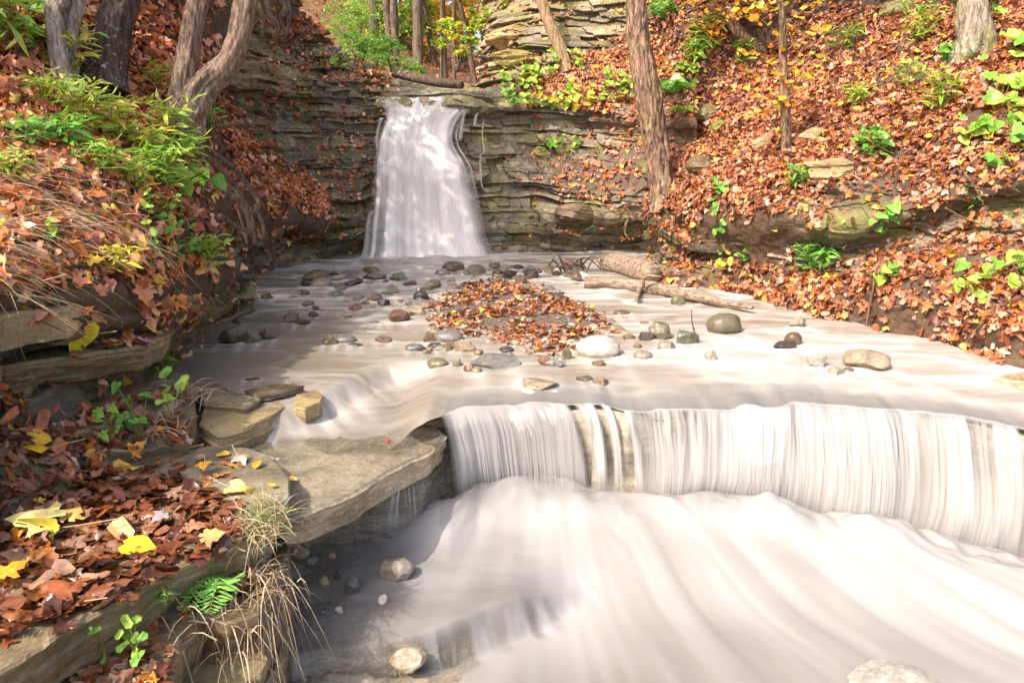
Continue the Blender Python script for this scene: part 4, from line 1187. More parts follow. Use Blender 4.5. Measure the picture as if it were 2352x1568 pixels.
slab('stone_slab', 'broken brown ledge between the olive slab and the shallow lower stream', [tuple(at_z(x, y, -.5)) for x, y in [(350, 1500), (480, 1420), (600, 1400), (660, 1430), (640, 1520), (600, 1620), (450, 1700), (300, 1700)]],
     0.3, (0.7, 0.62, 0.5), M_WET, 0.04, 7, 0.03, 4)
slab('stone_slab', 'bank ledge under the hanging grass beside the big slab', [tuple(at_z(x, y, -.22)) for x, y in [(380, 1240), (520, 1200), (640, 1200), (660, 1250), (640, 1330), (600, 1400), (520, 1430), (400, 1400)]],
     0.45, (0.5, 0.42, 0.33), M_SLAB, 0.03, 8, 0.03, 5)
slab('boulder', 'squared tan and grey block on the left edge below the leafy slope', [tuple(at_z(x, y, z)) for x, y, z in [(-140, 700, .80), (0, 688, .78), (90, 680, .76), (165, 676, .74), (185, 690, .73), (150, 705, .74), (70, 716, .76), (-20, 726, .78), (-140, 740, .80)]],
     0.125, (1.25, 1.1, 0.85), M_SLAB, 0.008, 9, 0.012, 1, cat='boulder')
slab('rock_ledge', 'dark layered ledge under the squared block, with a white lichen edge', [tuple(at_z(x, y, z)) for x, y, z in [(-60, 790, .53), (120, 765, .50), (250, 755, .46), (360, 745, .43), (400, 765, .42), (330, 790, .45), (210, 812, .48), (60, 830, .52), (-100, 850, .55)]],
     0.13, (0.72, 0.66, 0.5), M_SLAB, 0.02, 10, 0.012, 5, under=0.06)
slab('rock_ledge', 'mossy dark rock low on the left edge spotted with white lichen', [tuple(at_z(x, y, z)) for x, y, z in [(-120, 820, .42), (30, 820, .42), (70, 850, .4), (90, 880, .38), (30, 900, .4), (-120, 920, .42)]],
     0.2, (0.7, 0.66, 0.5), M_SLAB, 0.03, 11, 0.04, 3, dome=0.03)
slab('stone_slab', 'thin grey and tan slab tilted above the leaf covered ledge', [tuple(at_z(x, y, z)) for x, y, z in [(66, 975, .2), (150, 962, .2), (235, 962, .19), (248, 972, .19), (160, 992, .19), (75, 1000, .2)]],
     0.05, (1.05, 0.98, 0.8), M_SLAB, 0.006, 12, 0.006, 1)
slab('rock_ledge', 'soil and rock ledge holding dark red leaves above the rounded grey slab', [tuple(at_z(x, y, z)) for x, y, z in [(150, 930, .22), (300, 880, .2), (400, 872, .18), (440, 890, .14), (440, 950, .1), (420, 1010, .06), (300, 1030, .1), (120, 1010, .18)]],
     0.26, (0.7, 0.6, 0.45), M_SLAB, 0.03, 13, 0.04, 4, dome=0.02)
slab('stone_block', 'broken tan faced block left of the small side cascade', [tuple(at_z(x, y, .0)) for x, y in [(470, 935), (560, 905), (640, 918), (655, 935), (620, 955), (560, 985), (500, 1000), (455, 975)]],
     0.10, (1.25, 1.12, 0.85), M_SLAB, 0.012, 14, 0.012, 2, cat='stone block')
slab('stone_block', 'small tan block between the two strands of the side cascade', [tuple(at_z(x, y, .01)) for x, y in [(680, 905), (725, 893), (742, 905), (735, 922), (700, 935), (672, 930)]],
     0.09, (1.3, 1.12, 0.85), M_SLAB, 0.006, 15, 0.006, 1, cat='stone block')
slab('stone_slab', 'thin dark flake lying on the shelf above the side cascade', [tuple(at_z(x, y, .045)) for x, y in [(560, 897), (640, 882), (700, 884), (650, 900), (590, 910)]],
     0.03, (0.5, 0.47, 0.42), M_WET, 0.008, 16, 0.006, 1)
slab('stone_slab', 'pointed grey slab at the left end of the shelf', [tuple(at_z(x, y, .04)) for x, y in [(455, 892), (500, 878), (525, 895), (600, 915), (560, 935), (470, 925)]],
     0.06, (0.9, 0.86, 0.8), M_WET, 0.01, 17, 0.01, 2)
slab('rock_ledge', 'lichen spotted ledge on the left shore beside the riffle', [tuple(at_z(x, y, z)) for x, y, z in [(410, 650, .33), (480, 640, .3), (560, 640, .26), (590, 652, .22), (540, 662, .24), (470, 672, .28), (410, 680, .32)]],
     0.10, (0.95, 0.9, 0.75), M_SLAB, 0.012, 18, 0.012, 2)
slab('rock_ledge', 'low wet ledge at the waterline under the green grass tufts', [tuple(at_z(x, y, z)) for x, y, z in [(380, 745, .1), (480, 710, .1), (560, 690, .08), (590, 700, .06), (520, 730, .05), (440, 765, .05), (390, 790, .06)]],
     0.16, (0.6, 0.56, 0.48), M_WET, 0.02, 19, 0.015, 3)
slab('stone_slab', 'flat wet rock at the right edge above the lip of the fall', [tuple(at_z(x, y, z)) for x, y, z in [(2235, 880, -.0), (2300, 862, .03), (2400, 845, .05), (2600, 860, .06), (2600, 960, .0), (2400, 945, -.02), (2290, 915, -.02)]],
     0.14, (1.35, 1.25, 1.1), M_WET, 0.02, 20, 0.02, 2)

# ------------------------------------------------------------------ second ray caster: land + slabs + gravel bar + bed
def _solid():
    vs, fs, n = [], [], 0
    for P, N, R in SHEETS + [(IS, 0, 0), (BEDP, 0, 0)]:
        r, c = P.shape[:2]
        vs.append(P.reshape(-1, 3)); fs += (grid_faces(r, c) + n).tolist(); n += r * c
    for o in COL.objects:
        if o.type == 'MESH' and o.name.split('.')[0] in ('stone_slab', 'boulder', 'rock_ledge', 'stone_block'):
            v = np.empty(len(o.data.vertices) * 3, np.float32); o.data.vertices.foreach_get('co', v)
            vs.append(v.reshape(-1, 3) + np.array(o.location)); fs += [[i + n for i in p.vertices] for p in o.data.polygons]
            n += len(o.data.vertices)
    return BVHTree.FromPolygons([Vector(v) for v in np.concatenate(vs)], fs)
BVH2 = _solid()
def hit2(px, py):
    d = Vector(ray(px, py)).normalized()
    loc, nor, i, dist = BVH2.ray_cast(Vector(CAM), d)
    if loc is None: return at_Y(px, py, 10), np.array([0, 0, 1.0])
    if nor.dot(d) > 0: nor = -nor
    return np.array(loc), np.array(nor)
def scl(p):
    """metres per pixel at point p"""
    return np.linalg.norm(np.asarray(p) - CAM) / F
def inside_poly(x, y, poly):
    c = False
    for (x0, y0), (x1, y1) in zip(poly, poly[1:] + poly[:1]):
        if (y0 > y) != (y1 > y) and x < (x1 - x0) * (y - y0) / (y1 - y0) + x0: c = not c
    return c
def mat_litter(name, label, pxpoly, z, n, size, tl, dark, bright, mat, lift=0.02, tilt=0.3):
    """leaves dropped on whatever lies inside a ground polygon"""
    W = [tuple(at_z(x, y, z)[:2]) for x, y in pxpoly]
    x0, x1 = min(p[0] for p in W), max(p[0] for p in W); y0, y1 = min(p[1] for p in W), max(p[1] for p in W)
    pos, nor = [], []
    tries = 0
    while len(pos) < n and tries < n * 30:
        tries += 1
        x, y = rng.uniform(x0, x1), rng.uniform(y0, y1)
        if not inside_poly(x, y, W) or vnoise(x * 2.6, y * 2.6, len(name)) < -0.55: continue
        loc, nr_, i, dist = BVH2.ray_cast(Vector((x, y, z + 0.35)), Vector((0, 0, -1)))
        if loc is None or loc.z < z - 0.3: continue
        pos.append(np.array(loc)); nor.append(np.array(nr_) * (1 if nr_.z > 0 else -1))
    n = len(pos)
    pos, nor = np.array(pos), np.array(nor) + rng.normal(size=(n, 3)) * tilt
    pos[:, 2] += 0.004 + lift * rng.random(n) ** 1.5
    nor[:, 2] = np.abs(nor[:, 2]) + 0.15
    mb = MB()
    c = leaf_cols(n, bright, dark)
    for k, tt in enumerate(tl):
        m = slice(k * n // len(tl), (k + 1) * n // len(tl))
        instance(mb, tt, pos[m], nor[m], size * rng.uniform(.6, 1.35, n)[m], c[m])
    return tag(mb.build(name, mat), label, 'leaves', None, 'stuff')
mat_litter('fallen_leaves', 'dark wet maple leaves matted on the foreground ledge', [(-150, 1130), (60, 1090), (330, 1060), (480, 1110), (560, 1150), (560, 1230), (380, 1290), (330, 1330), (230, 1370), (60, 1460), (-200, 1560)], 0.02, 1150, 0.10, [MAPLEF, MAPLEF, OVALF], 0.5, 0.015, M_WETLEAF, 0.04, 0.28)
mat_litter('fallen_leaves', 'dark leaves and orange scraps on the rounded slab', [(400, 1060), (480, 1040), (580, 1060), (600, 1120), (520, 1160), (380, 1130)], -0.02, 26, 0.085, [MAPLEF, OVALF], 0.7, 0.15, M_WETLEAF)
mat_litter('fallen_leaves', 'wet red leaves on the soil ledge under the lichen edged rock', [(180, 925), (300, 890), (420, 890), (430, 950), (330, 1010), (200, 1000)], 0.17, 110, 0.10, [MAPLEF, OVALF], 0.75, 0.04, M_WETLEAF, 0.04, 0.5)
mat_litter('fallen_leaves', 'brown leaves caught on the dark layered ledge', [(150, 760), (330, 745), (390, 760), (300, 790), (150, 800)], 0.46, 60, 0.10, [MAPLEF, OVALF], 0.8, 0.06, M_WETLEAF, 0.04, 0.5)
mat_litter('fallen_leaves', 'dark leaves on the bottom left ledge', [(150, 1540), (300, 1480), (400, 1500), (380, 1600), (150, 1640)], -0.2, 60, 0.09, [MAPLEF], 0.55, 0.04, M_WETLEAF, 0.03, 0.4)

# ------------------------------------------------------------------ trees
def px_path(lst, base=None):
    """world points from pixels and distances; with base, moved in depth so that the foot stands on the land there"""
    dY = 0.0
    if base is not None:
        dY = hit(*base)[0][1] + 0.03 - lst[0][2]
    return [at_Y(x, y, Y + dY) for x, y, Y in lst]
def crown_leaves(mb, ctrs, rads, n, size, cols, tl=OVAL):
    """leaf clumps filling a few uneven blobs"""
    ctrs = np.array(ctrs); rads = np.array(rads)
    nc = max(6, n // 22)
    i = rng.integers(0, len(ctrs), nc)
    d = rng.normal(size=(nc, 3)); d /= np.linalg.norm(d, axis=1, keepdims=True)
    cl = ctrs[i] + d * (rads[i][:, None] * rng.random((nc, 1)) ** 0.45) * np.array([1, 1, 0.8])
    j = rng.integers(0, nc, n)
    pos = cl[j] + rng.normal(size=(n, 3)) * np.array([1, 1, 0.55]) * 0.11 * rads.mean()
    nn = rng.normal(size=(n, 3)) * 0.7 + [0, 0, 1]
    cols = np.array(cols)
    tint = rng.uniform(0.7, 1.25, (nc, 1))
    c = cols[rng.integers(0, len(cols), nc)][j] * tint[j]
    instance(mb, tl, pos, nn, size * rng.uniform(.7, 1.3, n), c)
    return cl
YG = [(0.42, 0.46, 0.05), (0.28, 0.40, 0.05), (0.55, 0.46, 0.05), (0.62, 0.42, 0.05)]
GRNS = [(0.14, 0.30, 0.045), (0.20, 0.38, 0.06), (0.10, 0.22, 0.04)]
YEL = [(0.72, 0.50, 0.05), (0.70, 0.42, 0.04), (0.55, 0.50, 0.07)]
def limb(parent, mat, a, b, r, seed):
    a, b = np.array(a), np.array(b)
    m = (a + b) / 2 + np.random.default_rng(seed).normal(size=3) * 0.12 * np.linalg.norm(b - a) + [0, 0, 0.1]
    return tube_obj('limb', mat, [a, m, b], [r, r * .7, r * .3], parent, 10, 20, 0.1, seed)
def tree(name, label, stems, mat, crown_c, crown_r, n, cols, group=None, size=0.12, bark=0.16, ridges=0.16, limbs=3, cat='tree', sides=56):
    root = empty(name, label, cat, group)
    tips = []
    for k, (pts, rad) in enumerate(stems):
        tube_obj('trunk', mat, pts, rad, root, sides, 260, bark, k * 3.3 + len(label), ridges, 0.75)
        tips.append(np.array(pts[-1]))
    if crown_c is not None:
        crown_c = [np.array(c, float) for c in crown_c]
        for k, c in enumerate(crown_c[:max(limbs, 0)]):
            limb(root, mat, tips[k % len(tips)] - [0, 0, 0.3], c, stems[0][1][-1] * 0.7, k + 5)
        mb = MB()
        crown_leaves(mb, crown_c, crown_r, n, size, cols)
        mb.build('crown', M_GREEN, root, smooth=False)
    set_base(root, tuple(stems[0][0][0]))
    return root
def w2r(wpx, Y):
    return wpx * Y / F / 2 * 1.03
def ext(path, to):
    return path + [np.array(t, float) for t in to]

# left bank trees (their unseen crowns are placed and thickened to shade the gorge)
p1 = px_path([(152, 232, 5.42), (146, 190, 5.5), (134, 120, 5.5), (122, 30, 5.55), (116, -60, 5.6)], (152, 226))
p1b = px_path([(158, 228, 5.5), (162, 150, 5.62), (160, 60, 5.68), (158, -60, 5.75)], (160, 220))
tree('twin_stemmed_tree', 'pale twin trunk with white lichen at its foot, leftmost on the left bank',
     [(ext(p1, [(-3.8, 5.5, 3.6), (-4.4, 5.1, 5.0)]), [w2r(56, 5.5), w2r(42, 5.5), w2r(36, 5.5), w2r(33, 5.5), .07, .05, .03]),
      (ext(p1b, [(-3.7, 5.9, 4.0), (-3.6, 6.0, 5.6)]), [w2r(36, 5.6), w2r(32, 5.6), w2r(30, 5.6), .07, .05, .04])],
     M_BARK_PALE, [(-5.2, 4.2, 5.2), (-6.0, 3.2, 5.2), (-5.6, 5.5, 5.6), (-4.6, 5.2, 5.4)], [1.25, 1.2, 1.25, 1.1], 3200, YG + GRNS)
p2 = px_path([(236, 205, 5.9), (244, 150, 5.95), (262, 60, 6.0), (290, -40, 6.1)], (238, 200))
tree('leaning_tree', 'dark brown trunk leaning right between the pale twin trunk and the forked tree',
     [(ext(p2, [(-2.9, 6.2, 3.3), (-2.5, 6.0, 5.2)]), [w2r(104, 5.9), w2r(76, 5.9), w2r(68, 5.9), w2r(62, 6), .09, .06])],
     M_BARK_DK, [(-4.4, 6.4, 5.4), (-5.5, 7.2, 5.8), (-3.4, 6.2, 5.6)], [1.2, 1.2, 1.0], 2800, YG)
p3 = px_path([(408, 318, 6.0), (412, 260, 6.1), (428, 150, 6.2), (446, 40, 6.3), (452, -60, 6.4)], (408, 312))
p3b = px_path([(416, 322, 5.95), (436, 262, 6.0), (470, 200, 6.05), (522, 150, 6.1), (548, 90, 6.15), (560, 20, 6.2), (572, -60, 6.25)], (414, 314))
tf = tree('forked_tree', 'brown forked tree with one straight and one sharply curved trunk on the left bank',
     [(ext(p3, [(-2.7, 6.6, 3.8), (-2.9, 6.8, 5.6)]), [w2r(62, 6), w2r(52, 6), w2r(46, 6), w2r(44, 6), w2r(42, 6), .08, .05]),
      (ext(p3b, [(-1.9, 6.2, 3.9), (-1.6, 6.0, 5.4)]), [w2r(76, 6), w2r(66, 6), w2r(58, 6), w2r(50, 6), w2r(46, 6), w2r(44, 6), w2r(42, 6), .08, .05])],
     M_BARK, [(-4.4, 7.8, 5.6), (-3.4, 7.3, 5.4), (-4.2, 6.5, 5.2), (-5.2, 8.8, 6.0), (-3.0, 8.2, 5.8)], [1.2, 1.1, 1.1, 1.2, 1.0], 5200, YG)
def add_root(parent, pts, w0, w1, seed):
    o = tube_obj('root', M_ROOT, pts, [w0, (w0 + w1) / 2, w1], None, 12, 60, 0.25, seed)
    o.parent = parent
    o.location = [-c for c in parent.location]
for k, (pts, a, b) in enumerate([
    ([(440, 330, 6.15), (500, 385, 6.5), (540, 430, 6.7), (565, 480, 6.75), (575, 530, 6.7), (560, 535, 6.8)], .035, .02),
    ([(450, 345, 6.1), (490, 420, 6.4), (540, 455, 6.55), (575, 500, 6.6), (585, 555, 6.65), (598, 560, 6.7)], .03, .018),
    ([(470, 340, 6.3), (540, 390, 6.8), (580, 440, 7.0), (595, 470, 7.0), (572, 490, 6.8), (545, 470, 6.7)], .025, .014),
    ([(505, 495, 6.3), (540, 520, 6.5), (570, 530, 6.6), (600, 548, 6.7), (604, 520, 6.75), (585, 470, 6.8)], .024, .014),
    ([(545, 470, 6.6), (556, 510, 6.6), (568, 560, 6.6)], .016, .012),
    ([(500, 290, 6.6), (560, 285, 7.3), (600, 300, 7.8)], .02, .008)]):
    add_root(tf, px_path(pts), a, b, k)
# roots under the dark upper edge of the left cliff
g = empty('root_tangle', 'tangle of dark exposed roots on the upper edge of the left cliff', 'roots')
for k, (pts, a, b) in enumerate([
    ([(610, -20, 8.9), (618, 30, 8.85), (636, 60, 8.85), (632, 95, 8.9)], .045, .025), ([(640, -20, 9.1), (655, 20, 9.0), (640, 45, 8.95), (660, 80, 9.0)], .04, .02),
    ([(590, 0, 8.7), (606, 50, 8.7), (600, 90, 8.75)], .03, .015), ([(660, 0, 9.2), (664, 50, 9.1), (655, 90, 9.1)], .03, .015)]):
    tube_obj('root', M_ROOT, px_path(pts), [a, b], g, 12, 50, 0.2, k)
set_base(g, tuple(at_Y(630, 90, 8.9)))

# right hand trees
b4, _ = hit(1520, 470)
Y4 = 9.05
p4 = px_path([(1527, 482, Y4), (1520, 420, Y4), (1502, 310, Y4 + .02), (1484, 200, Y4 + .05), (1468, 100, Y4 + .1), (1461, 0, Y4 + .15), (1456, -80, Y4 + .2)], (1524, 455))
tree('ledge_tree', 'reddish rough barked trunk leaning left on the rock ledge right of the upper waterfall',
     [(ext(p4, [(1.3, 9.4, 4.6), (1.1, 9.2, 6.2)]), [w2r(76, Y4), w2r(52, Y4), w2r(50, Y4), w2r(54, Y4), w2r(44, Y4), w2r(42, Y4), w2r(42, Y4), .09, .06])],
     M_BARK_RED, [(1.0, 9.0, 7.0), (2.2, 9.8, 7.2), (0.6, 10.2, 7.4)], [1.1, 1.0, 1.0], 2000, YG + YEL, bark=0.22, ridges=0.22)
p5 = px_path([(1302, 168, 10.75), (1290, 120, 10.8), (1262, 55, 10.85), (1236, -20, 10.9), (1215, -80, 11)], (1302, 164))
tree('slim_leaning_tree', 'slim tan trunk leaning left in front of the sunny rock outcrop',
     [(ext(p5, [(-0.4, 11.2, 5.5), (-1, 11.3, 7.2)]), [w2r(30, 10.8), w2r(26, 10.8), w2r(24, 10.8), w2r(23, 10.8), .07, .06, .04])],
     M_BARK_TAN, [(-1.0, 11.3, 7.6), (-0.2, 12.2, 8.0)], [0.9, 0.9], 900, YG, bark=0.1)
b6 = hit(1812, 350)[0]
p6 = [b6 + [0, 0.05, -0.1]] + px_path([(1804, 250, b6[1] - .02), (1799, 150, b6[1] - .05), (1797, 60, b6[1] - .1), (1794, -60, b6[1] - .1)])
sap = empty('yellow_leaved_sapling', 'thin reddish sapling with yellow leaves standing on the right bank', 'tree')
tube_obj('trunk', M_BARK_RED, ext(p6, [p6[-1] + np.array([.1, 0, .9])]), [w2r(22, b6[1]), w2r(22, b6[1]), w2r(18, b6[1]), w2r(15, b6[1]), .02, .01], sap, 16, 90, 0.15, 3)
mb = MB()
def spray(mb, pts, n, size, cols, tl, hang=0.2):
    """leaves set along a twig"""
    P = catmull(np.array(pts, float), n)
    T = np.gradient(P, axis=0)
    side = np.cross(T, [0, 0, 1.0]); side /= np.linalg.norm(side, axis=1, keepdims=True) + 1e-9
    sg = np.where(np.arange(n) % 2 == 0, 1, -1)[:, None]
    fwd = side * sg + T / (np.linalg.norm(T, axis=1, keepdims=True) + 1e-9) * 0.5 + [0, 0, -hang] + rng.normal(size=(n, 3)) * .2
    nn = np.tile([0, -0.25, 0.8], (n, 1)) + rng.normal(size=(n, 3)) * .35
    cols = np.array(cols)
    instance(mb, tl, P + fwd * size * 0.5, nn, size * rng.uniform(.7, 1.25, n), cols[rng.integers(0, len(cols), n)], fwd=fwd)
for k, pts in enumerate([[(1802, 190), (1760, 130), (1700, 118)], [(1800, 120), (1860, 80), (1885, 62)], [(1799, 90), (1740, 40), (1690, 20)], [(1801, 170), (1850, 128), (1900, 130)], [(1803, 230), (1750, 190), (1720, 160)],
                        [(1806, 250), (1830, 180), (1880, 160)], [(1800, 60), (1850, 20), (1890, 0)], [(1804, 240), (1760, 220), (1700, 200)], [(1800, 30), (1750, 10), (1700, -10)], [(1806, 235), (1770, 245), (1735, 262)], [(1800, 200), (1830, 170), (1868, 178)], [(1797, 20), (1770, -10), (1740, 10)]]):
    P = [at_Y(x, y, b6[1] - 0.05 - 0.15 * i * (1 if k % 2 else -0.4)) for i, (x, y) in enumerate(pts)]
    tube_obj('branch', M_BARK_RED, P, [.007, .005, .003], sap, 6, 16, 0.0, k)
    spray(mb, P, 11, 0.125, [(0.74, 0.44, 0.035), (0.76, 0.54, 0.06), (0.62, 0.56, 0.08), (0.7, 0.3, 0.03)], OVAL)
mb.build('foliage', M_GREEN, sap, smooth=False)
set_base(sap, tuple(b6))
b7 = hit(1745, 118)[0]
p7 = [b7 + [0.25, 0.1, -0.08], b7] + px_path([(1712, 95, b7[1] - .05), (1690, 68, b7[1] - .1), (1672, 30, b7[1] - .1), (1655, -30, b7[1] - .1)])
tree('curved_trunk_tree', 'bent trunk sweeping up from the leaves behind the yellow sapling',
     [(ext(p7, [(3.0, 8.6, 4.2), (2.6, 8.4, 5.6)]), [.09, .085, w2r(34, 9), w2r(30, 9), w2r(28, 9), w2r(26, 9), .05, .04])], M_BARK_RED,
     [(2.4, 8.2, 6.2), (3.4, 9.0, 6.6), (2.0, 9.0, 6.8)], [1.0, 1.0, 0.9], 1500, YEL)
t7 = COL.objects['curved_trunk_tree']
mb = MB()
for k in range(12):
    a = at_Y(1660 + rng.uniform(-60, 40), rng.uniform(-20, 60), b7[1] - 0.2)
    spray(mb, [a, a + [rng.uniform(-.3, .3), -.1, rng.uniform(-.15, .1)], a + [rng.uniform(-.5, .5), -.2, rng.uniform(-.3, .1)]], 10, 0.11, [(0.75, 0.33, 0.03), (0.75, 0.45, 0.05), (0.7, 0.25, 0.03)], OVAL)
o = mb.build('foliage', M_GREEN, t7, smooth=False); o.location = [-c for c in t7.location]
b8 = hit(2236, 128)[0]
p8 = [b8 + [0, .1, -.1], b8] + px_path([(2240, 80, b8[1] - .05), (2232, 30, b8[1] - .05), (2222, -20, b8[1]), (2210, -80, b8[1])])
t8 = tree('mossy_tree', 'thick mossy tree foot with pale bark at the top right',
     [(ext(p8, [(5.0, 8.3, 5.2), (4.8, 8.0, 6.5)]), [w2r(98, 8), w2r(84, 8), w2r(66, 8), w2r(56, 8), w2r(54, 8), w2r(52, 8), .12, .08])], M_BARK_MOSS,
     [(4.6, 7.8, 7.4), (5.8, 8.4, 7.6), (4.4, 9.2, 7.6)], [1.2, 1.1, 1.1], 1800, YEL + YG, bark=0.2)
for k, pts in enumerate([[(2200, 118), (2150, 140), (2090, 160), (2040, 190)], [(2262, 110), (2300, 130), (2330, 140)], [(2208, 120), (2196, 150), (2192, 175)], [(2240, 140), (2200, 190), (2140, 230)]]):
    add_root(t8, [hit(x, y)[0] + [0, -.01, .01] for x, y in pts], .035, .012, k + 40)

# forest beyond the falls
far = [(774, 20, 12, 0), (846, 24, 13, .2), (873, 15.5, 21, .3), (897, 27, 12, 0), (913, 19, 15, -.1), (926, 17, 15, .1), (940, 25, 8, 0), (954, 30, 15, 0), (971, 14.6, 19, 0),
       (1012, 22, 10, -1.6), (1030, 19, 11, 0), (1021, 14.2, 6, .4), (1050, 16, 8, .2), (1073, 26, 12, .2), (1100, 18, 10, -1.9), (1134, 21, 12, .2), (820, 32, 14, 0), (990, 36, 14, 0), (1064, 38, 15, 0), (1000, 28, 7, .4), (860, 36, 12, 0), (1088, 33, 10, 0)]
FL = ['slender', 'straight', 'pale grey', 'thin', 'dark', 'straight brown', 'very thin', 'brown', 'dark stout', 'left leaning', 'grey brown', 'pale thin', 'thin young', 'straight', 'steeply left leaning', 'brown', 'far', 'far', 'far', 'thin', 'far', 'far']
for k, (px, Y, wpx, lean) in enumerate(far):
    x = (px - CX) / F * Y * 1.0
    z0 = float(upstream(np.array([x]), np.array([Y]))[0])
    top = np.array([x - lean * .0 + lean * 1.3, Y, z0 + 11])
    pts = [np.array([x, Y, z0 - .2]), np.array([x + lean * .3 + .04 * math.sin(k), Y, z0 + 2.5]), np.array([x + lean * .75, Y, z0 + 6]), top]
    r = w2r(wpx, Y)
    near = {8: 'dark stout trunk standing closest behind the head of the falls', 2: 'pale grey trunk behind the green bush left above the falls', 9: 'dark trunk leaning left above the centre of the falls', 14: 'dark trunk leaning steeply left beside the rock outcrop', 11: 'pale thin trunk right of the dark stout one above the falls', 4: 'left one of two dark trunks close together left of the stout trunk', 5: 'right one of two dark trunks close together left of the stout trunk', 12: 'thin young trunk right of the pale thin one above the falls'}
    lab = near.get(k, 'slim brown trunk in the sunny forest far beyond the falls')
    low = rng.uniform(1.2, 2.6)
    cs = [(top[0] + rng.normal() * 1.0, Y + rng.normal() * .8, z0 + h_) for h_ in (3.4, 5.0, 7.0, 9.0, 10.5)] if Y > 15 else [(top[0] + rng.normal(), Y + rng.normal() * .6, z0 + h_) for h_ in (6, 7.5, 9.5)]
    tree('forest_tree', lab, [(pts, [r * 1.2, r, r * .8, r * .4])], M_BARK_FAR, cs, [1.5] * len(cs), 1500, YG + YEL if k % 3 else YG + GRNS, None if k in near else 'trees beyond the falls', 0.2, limbs=3, sides=14)

# green bushes and saplings around the head of the falls
def bush(name, label, base, ctrs, rads, n, size, cols, group=None, tl=OVAL, mat_stem=None):
    root = empty(name, label, 'shrub', group)
    for k, c in enumerate(ctrs):
        tube_obj('stem', mat_stem or M_BARK_DK, [np.array(base) - [0, 0, .1], (np.array(base) * .6 + np.array(c) * .4) + [0, 0, .1], np.array(c)], [.025, .018, .006], root, 8, 20, .1, k)
    mb = MB()
    crown_leaves(mb, ctrs, rads, n, size, cols, tl)
    mb.build('foliage', M_GREEN, root, smooth=False)
    set_base(root, tuple(base))
    return root
LG = [(0.22, 0.44, 0.06), (0.30, 0.50, 0.08), (0.14, 0.32, 0.05), (0.42, 0.52, 0.09)]
bush('evergreen_sapling', 'feathery green hemlock sapling drooping over the top left of the falls', at_Y(830, 130, 12.4), [at_Y(800, 40, 12.6), at_Y(830, 20, 12.9), at_Y(850, 80, 12.5), at_Y(790, 80, 12.3), at_Y(880, 110, 12.5), at_Y(820, 110, 12.2)], [.42, .45, .38, .32, .26, .3], 7000, .06, LG, tl=LANCE)
bush('evergreen_sapling', 'low feathery green spray reaching down to the head of the falls', at_Y(900, 150, 12.3), [at_Y(900, 125, 12.4), at_Y(930, 150, 12.2), at_Y(870, 140, 12.0), at_Y(960, 165, 12.2)], [.25, .22, .22, .16], 2600, .055, LG, tl=LANCE)
bush('young_maple', 'yellow green young maple with flat layered leaves above the right of the falls', at_Y(1050, 150, 13.6), [at_Y(1020, 80, 13.8), at_Y(1060, 95, 13.5), at_Y(1040, 60, 14), at_Y(1085, 110, 13.4)], [.35, .3, .3, .22], 800, .09, [(0.45, 0.55, 0.06), (0.35, 0.5, 0.06), (0.62, 0.58, 0.07)])
bush('young_maple', 'yellow green sapling hugging the left edge of the rock outcrop', at_Y(1110, 100, 13.6), [at_Y(1115, 40, 13.8), at_Y(1135, 20, 13.6), at_Y(1100, 70, 13.7)], [.3, .3, .22], 500, .1, [(0.5, 0.52, 0.06), (0.32, 0.46, 0.05)])
bush('young_maple', 'bright yellow understory maple in the sunny gap beyond the falls', at_Y(1020, 110, 24), [at_Y(1000, 30, 24), at_Y(1040, 20, 25), at_Y(1070, 40, 24), at_Y(980, 50, 26), at_Y(1030, 60, 23)], [1.1] * 5, 3400, .17, YEL)
bush('young_maple', 'light green understory tree in the gap left of the stout dark trunk', at_Y(900, 110, 22), [at_Y(860, 20, 22), at_Y(900, 40, 23), at_Y(930, 15, 22), at_Y(890, 80, 21), at_Y(950, 70, 22)], [.9] * 5, 2400, .15, [(0.3, 0.46, 0.06), (0.5, 0.55, 0.08), (0.2, 0.38, 0.06)])

# logs and driftwood
def log(name, label, pts, rad, mat, cat='log', seed=0, bark=0.12, sides=28, ridges=.05, extra=None):
    root = empty(name, label, cat)
    tube_obj('bark', mat, pts, rad, root, sides, 80, bark, seed, ridges)
    for p, r in (extra or []):
        tube_obj('branch', mat, p, r, root, 10, 30, .12, seed + 1)
    set_base(root, tuple(pts[0]))
    return root
lg = log('broken_log', 'short thick broken log lying on driftwood at the foot of the right cliff', zp([(1392, 602), (1430, 608), (1470, 619), (1496, 630)], 0.13), [w2r(40, 9), w2r(46, 9), w2r(50, 8.7), w2r(44, 8.6)], M_DRIFT, seed=3, bark=.1)
log('long_log', 'long bare log lying along the water in front of the short broken one', zp([(1342, 650), (1420, 652), (1500, 661), (1570, 676), (1640, 690), (1728, 706)], 0.07), [w2r(20, 8.3), w2r(26, 8.2), w2r(26, 8), w2r(22, 7.7), w2r(16, 7.4), .02], M_DRIFT, seed=8,
    extra=[(zp([(1470, 658), (1462, 688)], 0.06), [.03, .015]), ([at_z(1478, 660, .08), at_z(1480, 662, .08) + [0, -.02, .12], at_z(1490, 668, .05) + [.1, -.1, .16]], [.016, .01])])
log('fallen_trunk', 'dark fallen trunk lying across the head of the falls', px_path([(905, 168, 12.1), (960, 180, 11.9), (1010, 190, 11.6), (1062, 196, 11.4)]), [.07, .075, .07, .05], M_BARK_DK, seed=5)
g = empty('driftwood_twigs', 'tangled thin driftwood twigs left of the short broken log', 'driftwood')
